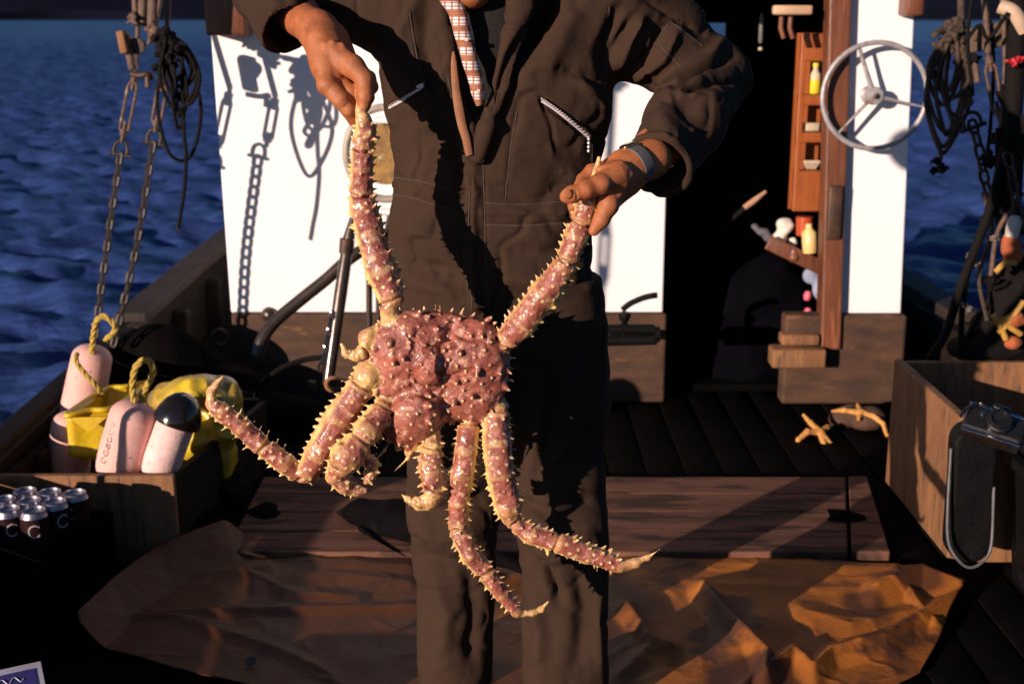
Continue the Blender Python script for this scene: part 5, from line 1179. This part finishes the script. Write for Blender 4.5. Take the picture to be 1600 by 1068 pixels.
# bright oddments in the right-hand gear
s = SDF(); c = W(1590,470,3.96)
t = thing('gear_sack', 'dark net sack of gear hanging at the right edge below the chains', 'sack', tuple(W(1590,560,3.98)))
for (px, py, rx, rz) in ((1590,470,.10,.16),(1575,520,.12,.10),(1530,545,.10,.05)): s.ell(W(px, py, 4.08), (rx,.07,rz), None, .04)
V, Q = s.mesh(.008, 12); V = V+vnorm(V, Q)*wob(V, .016, 80, 4)[:, None]; b = MB(); b.add(V, Q); b.build('net_bag', m_drk, t)
m_or = mat('orange_rag', (.42,.10,.03), (.25,.06,.02), rough=.8, scale=20, bump=.5, bscale=100); m_ye2 = mat('dull_yellow', (.50,.28,.05), (.34,.17,.03), rough=.6, scale=20)
for k, (x, y, w_, h_) in enumerate(((1580,385,15,20),(1584,402,14,14),(1588,500,17,12),(1583,535,13,10))):
    s = SDF(); s.ell(W(x, y, 3.94), (M_(w_,4), .02, M_(h_,4)), None); V, Q = s.mesh(.005, 10); V = V+vnorm(V, Q)*wob(V, .010, 120, k)[:, None]; b = MB(); b.add(V, Q); b.build('orange_rag', m_or, t)
MB().lathe([(0,0),(.02,.004),(.022,.03),(.022,.055),(.012,.07),(0,.072)], W(1580,372,3.93), (.1,0,1), 16).build('white_float', mat('chalk_white', (.62,.56,.52), rough=.6), t)
q = [[(1555,425),(1570,412),(1588,410)], [(1552,492),(1563,510),(1572,530)], [(1600,470),(1575,505),(1560,520)], [(1570,505),(1595,522)], [(1562,500),(1582,496)]]
for p in q: MB().tube(smooth_path([W(a[0], a[1], 3.93) for a in p], 14), .010, 8).build('yellow_strap', m_ye2, t)
for (x, y, r_) in ((1552,372,.016),(1520,410,.02),(1530,380,.014),(1520,398,.016),(1500,475,.014),(1512,484,.013)): knuckle(W(x, y, 3.97), r_, mat('greyish_line', (.16,.12,.10), (.08,.06,.05), rough=.8, scale=60), t, 'knot')

# ---- winch and pipework behind the person on the left
t = thing('winch', 'rust-stained winch with a pale drum flange behind the raised arm', 'winch', tuple(W(600,480,4.62)))
Yn = 4.62; c = W(603,240,Yn); r_ = M_(60,Yn)
q = [c+np.array([r_*math.cos(a), 0, r_*1.15*math.sin(a)]) for a in np.linspace(0, 2*math.pi, 48, endpoint=False)]; MB().tube(q, .014, 10, closed=True).build('drum_flange', mat('pale_paint', (.42,.36,.30), (.25,.20,.16), rough=.45, scale=20), t)
m_rs = mat('rust_patches', (.40,.22,.05), (.16,.08,.03), rough=.6, scale=26, bump=.6, bscale=140, c3=(.55,.50,.45), s3=22, t3=.6)
MB().lathe([(0,-.02),(r_*.75,-.02),(r_*.78,0),(r_*.75,.15),(0,.15)], c, (0,1,0), 36).build('drum', m_rs, t)
for y_ in (188,331): MB().tube([W(586,y_,Yn-.05), W(680,y_+2,Yn-.05)], .0125, 10).build('cross_pipe', m_white, t)
for x_ in (577,592): MB().tube([W(x_,340,Yn), W(x_,560,Yn)], .012, 10).build('stand_pipe', m_iron2, t)
MB().tube(smooth_path([W(640,350,Yn), W(612,330,Yn-.02), W(600,400,Yn)], 16), .010, 8).build('brace', m_iron2, t)
t = thing('bent_pipe', 'bent brown steel pipe curving down in front of the white wall', 'pipe', tuple(W(402,550,4.5)))
MB().tube(smooth_path(WP([(402,556,4.45),(410,530,4.47),(430,502,4.5),(470,468,4.53),(510,436,4.55),(545,405,4.57),(600,368,4.6)]), 50), .023, 14).build('bend', m_iron2, t)
t = thing('gaff_pole', 'dark pole leaning upright across the bent pipe', 'pole', tuple(W(515,580,4.35)))
MB().tube(WP([(552,340,4.45),(545,372,4.44),(532,460,4.40),(512,600,4.33)]), [.012,.021,.023,.020], 12).build('shaft', m_iron2, t); MB().lathe([(.026,0),(.026,.05),(.02,.052)], W(541,395,4.43), (.1,0,1), 14).build('collar', m_iron, t)
t = thing('drop_chain', 'short dark glinting chain ending in a wooden toggle', 'chain', tuple(W(488,610,4.2)))
chain_path(smooth_path(WP([(520,486,4.25),(512,530,4.22),(506,560,4.2),(496,588,4.2)]), 20), .030, .026, .0045).build('chain_links', mat('wet_steel', (.10,.09,.10), rough=.12, metal=.8, scale=30), t)
MB().lathe([(0,0),(.012,.004),(.014,.02),(.012,.034),(0,.038)], W(486,610,4.2), (.2,0,1), 16).build('toggle', m_iron, t)
t = thing('deck_hose', 'thin dark hose arched over the deck left of the crab', 'hose', tuple(W(400,640,4.3)))
MB().tube(smooth_path(WP([(396,640,4.3),(405,606,4.3),(435,578,4.32),(475,562,4.35),(505,558,4.35)]), 40), .010, 8).build('hose', m_drk, t)
b = MB(); s = SDF(); c = W(520,600,4.3); s.ring(c, (0,1,0), .022, .009, .003, False); V, Q = s.mesh(.004, 12); b.add(V, Q); b.build('iron_eye', m_crate, label='small pale iron eye on the deck left of the crab', cat='eye bolt')
s = SDF()   # canvas cover draped against the left coaming
for (px, py, Y, rx, ry, rz) in ((300,610,4.75,.34,.14,.13),(430,660,4.6,.30,.12,.10),(240,560,4.7,.2,.12,.12)): s.ell(W(px, py, Y), (rx,ry,rz), None, .08)
V, Q = s.mesh(.012, 12); V = V+vnorm(V, Q)*wob(V, .018, 40, 4)[:, None]; V[:, 2] = np.maximum(V[:, 2], .003); b = MB(); b.add(V, Q); b.build('canvas_cover', m_deckd, label='black canvas cover lying against the left bulwark', cat='cover')
a = W(345,527,YC-.03); t = thing('mooring_ring', 'dark iron ring on the coaming at the left corner of the deckhouse', 'ring', tuple(a))
MB().tube([a+np.array([.028*math.cos(q_), -.01, .032*math.sin(q_)]) for q_ in np.linspace(0, 6.28, 24, endpoint=False)], .010, 8, closed=True).build('ring', m_iron, t)

# ---- valve lever right of the person
t = thing('valve_lever', 'black valve with a bent lever right of the person', 'valve', tuple(W(985,560,4.6)))
MB().tube(smooth_path(WP([(972,484,4.6),(985,474,4.6),(1003,466,4.58),(1018,462,4.57),(1027,461,4.57)]), 24), [.012]*25 if False else .0115, 10).build('lever', m_blk, t)
MB().lathe([(0,0),(.02,.0),(.024,.014),(.016,.03),(.012,.034),(.012,.10)], W(976,488,4.6), (0,0,-1), 18).build('valve_stem', m_blk, t)
MB().tube(WP([(935,514,4.6),(1022,514,4.6)]), .019, 14).build('pipe', m_blk, t); MB().tube(WP([(940,532,4.6),(1026,530,4.6)]), .021, 14).build('pipe', m_blk, t); MB().lathe([(.0,0),(.03,0),(.03,.02),(0,.02)], W(1022,522,4.6), (1,0,0), 18).build('flange', m_blk, t)
MB().tube([W(960,522,4.62), W(962,522,4.95)], .02, 12).build('wall_stub', m_blk, t)

# ---- shelf inside the doorway
xs0, xs1 = W(1247,150,5.10)[0], W(1290,150,5.10)[0]; zt_, zl_ = W(0,52,5.1)[2], W(0,330,5.1)[2]
m_shelf = mat('orange_varnish', (.36,.095,.02), (.24,.06,.015), rough=.4, scale=8, bump=.2, bscale=60, coat=.2, stretch=(6,6,1))
t = thing('wall_shelf', 'varnished orange wooden rack with curved pockets just inside the doorway', 'rack', ((xs0+xs1)/2, 5.12, zl_))
b = MB(); xm = (xs0+xs1)/2; ww = xs1-xs0
holes = [(96,148),(165,207),(223,267)]
ed = [52]+[v for h_ in holes for v in h_]+[330]
for i in range(0, len(ed), 2): z1, z0_ = W(0,ed[i],5.1)[2], W(0,ed[i+1],5.1)[2]; MB().box((xm,5.10,(z0_+z1)/2),(ww,.02,z1-z0_)).build('rail', m_shelf, t, smooth=False, bevel=.006)
MB().box((xs0+.011,5.10,(zt_+zl_)/2),(.022,.0204,zt_-zl_-.012)).build('stile', m_shelf, t, smooth=False, bevel=.004)
MB().box((xm,5.175,(zt_+zl_)/2),(ww,.014,zt_-zl_)).build('back_panel', m_shelf, t, smooth=False)
m_wh = mat('old_white', (.62,.50,.38), (.42,.32,.22), rough=.5, scale=20)
for i, (h0, h1) in enumerate(holes):
    z_ = W(0,h1,5.1)[2]; MB().box((xm,5.14,z_-.004),(ww-.01,.05,.008)).build('pocket_shelf', m_shelf, t, smooth=False)
t = thing('bottle', 'small yellow-labelled bottle in the top pocket of the orange rack', 'bottle', tuple(W(1275,146,5.12)))
z_ = W(0,147,5.1)[2]; x_ = W(1274,140,5.12)[0]
MB().lathe([(0,0),(.022,.0),(.024,.004),(.024,.055)], (x_,5.13,z_), (0,0,1), 20).build('yellow_label', mat('bright_yellow', (.80,.62,.03), rough=.4), t); MB().lathe([(.0238,.055),(.022,.075),(.010,.092),(.010,.104)], (x_,5.13,z_), (0,0,1), 20).build('neck', m_wh, t); MB().lathe([(.013,.104),(.013,.118),(0,.120)], (x_,5.13,z_), (0,0,1), 14).build('cap', mat('bright_yellow', (.8,.6,.03)), t)
z_ = W(0,206,5.1)[2]; t = thing('tobacco_tin', 'pale flat tin in the middle pocket of the orange rack', 'tin', (x_,5.13,z_)); MB().box((x_-.008,5.125,z_+.014),(.062,.03,.026)).build('tin_body', m_wh, t, bevel=.004); MB().box((x_-.008,5.125,z_+.030),(.064,.032,.006)).build('lid', m_wh, t, bevel=.002)
z_ = W(0,266,5.1)[2]; s = SDF(); 
for k in range(6): s.cone((x_-.02+.008*k,5.13,z_+.006),(x_-.026+.011*k,5.112,z_+.032),.006,.007,.003)
V, Q = s.mesh(.003, 12); b = MB(); b.add(V, Q); b.build('scallop_shell', m_wh, label='pale ribbed shell in the lowest pocket of the orange rack', cat='shell')
a = W(1238,16,YC-.02); t = thing('door_beam_block', 'pale wooden block hanging under the door lintel', 'block', tuple(a)); MB().box(a, (.145,.05,.035)).build('block', mat('pale_wood', (.62,.40,.25), (.45,.27,.16), rough=.6, scale=10), t, bevel=.008)
for x_ in (1222,1236): MB().tube(WP([(x_,22,YC),(x_-2,44,YC),(x_+3,60,YC)]), .010, 8).build('hook', m_post, t)
# ---- clutter in the lower doorway
def lump(name, label, cat, blobs, m, h=.006, amp=.006, sc=90, k=.02):
    s = SDF()
    for (px, py, Y, rx, ry, rz) in blobs: s.ell(W(px, py, Y), (rx,ry,rz), None, k)
    V, Q = s.mesh(h, 12); V = V+vnorm(V, Q)*wob(V, amp, sc, 4)[:, None]; b = MB(); b.add(V, Q); return b.build(name, m, label=label, cat=cat)
lump('black_coat', 'dark oilskin coat slumped over a stool inside the doorway', 'coat', [(1170,560,5.3,.20,.16,.22),(1200,450,5.3,.14,.12,.16),(1150,470,5.4,.14,.12,.14),(1245,520,5.25,.06,.1,.2)], mat('dark_oilskin', (.0025,.0025,.004), (.0015,.0015,.003), rough=.95, spec=.02, scale=10), .012, .02, 50, .08)
lump('white_rag', 'crumpled white rag inside the doorway above the dark coat', 'rag', [(1228,352,5.2,.035,.03,.035),(1218,372,5.2,.028,.03,.035),(1240,380,5.2,.02,.02,.025)], mat('rag_white', (.72,.68,.62), (.5,.46,.42), rough=.8), .004, .006, 150)
MB().lathe([(.0,0),(.028,.002),(.031,.03),(.031,.085),(.015,.10),(.013,.12),(0,.121)], W(1266,395,5.12), (-.1,0,1), 20).build('jug', mat('cream_plastic', (.75,.55,.26), (.62,.40,.15), rough=.4), label='cream plastic jug at the foot of the orange rack', cat='jug')
MB().lathe([(.0,0),(.032,.002),(.035,.05),(.035,.078),(.0,.08)], W(1256,368,5.17), (0,0,1), 20).build('tin', mat('red_tin', (.45,.07,.02), (.30,.05,.02), rough=.35), label='red tin standing behind the cream jug in the doorway', cat='tin')
t = thing('door_board', 'slanting brown board crossing behind the varnished door post', 'board', tuple(W(1250,400,5.14))); MB().bar(W(1200,378,5.14), W(1300,426,5.14), .02, .06).build('plank', m_post, t, bevel=.004)
t = thing('pale_stick', 'pale wooden handle slanting up inside the dark doorway', 'handle', tuple(W(1165,325,5.3))); MB().tube(WP([(1165,324,5.3),(1120,362,5.32),(1070,410,5.34)]), [.011,.011,.011], 10).build('dark_shaft', m_drk, t); MB().tube(WP([(1163,325,5.3),(1178,314,5.3),(1197,299,5.3)]), [.013,.014,.007], 10).build('handle', mat('pale_stick', (.48,.26,.17), rough=.6), t)
t = thing('glass_tube', 'narrow pale lamp glass hanging inside the dark doorway', 'lamp glass', tuple(W(1188,75,5.4))); MB().lathe([(.006,0),(.010,.01),(.010,.10),(.006,.12),(0,.122)], W(1188,68,5.4), (0,0,1), 12).build('tube', mat('dim_glass', (.16,.17,.15), rough=.1, coat=1), t); MB().lathe([(0,0),(.010,.004),(.010,.014),(0,.018)], W(1188,80,5.4), (0,0,1), 12).build('bulb_end', m_wh, t)
for x_, y_, lb in ((1262,462,'upper small pink float beside the door post'), (1262,488,'lower small pink float beside the door post')): MB().lathe([(0,-.022),(.012,-.018),(.018,0),(.012,.018),(0,.022)], W(x_, y_, 5.12), (.2,0,1), 18).build('small_float', mat('hot_pink', (.70,.12,.20), rough=.5), label=lb, cat='float', group='small pink floats in the doorway')
lump('brown_jar', 'squat brown jar low in the doorway beside the white rag', 'jar', [(1240,402,5.14,.022,.022,.022),(1240,392,5.14,.014,.014,.016)], m_post, .004, .001, 90, .01)
lump('pale_bundle', 'greyish crumpled bundle low in the doorway left of the white rag', 'bundle', [(1192,362,5.25,.03,.03,.02),(1205,372,5.25,.03,.03,.018),(1180,354,5.27,.016,.02,.014)], mat('grey_cloth', (.13,.12,.14), (.06,.055,.07), rough=.9), .004, .007, 130)
lump('pink_glove', 'faded pink glove hanging below the small pink floats by the door post', 'glove', [(1258,508,5.12,.020,.015,.018),(1266,500,5.12,.012,.012,.022),(1252,498,5.12,.009,.01,.018)], mat('dusty_pink', (.45,.16,.17), (.3,.10,.11), rough=.8), .003, .003, 200, .006)
lump('blue_cloth', 'pale blue cloth hanging behind the slanting board in the doorway', 'cloth', [(1268,430,5.22,.035,.02,.035),(1280,450,5.22,.025,.02,.05)], mat('pale_blue', (.30,.34,.50), rough=.8), .005, .004, 90)
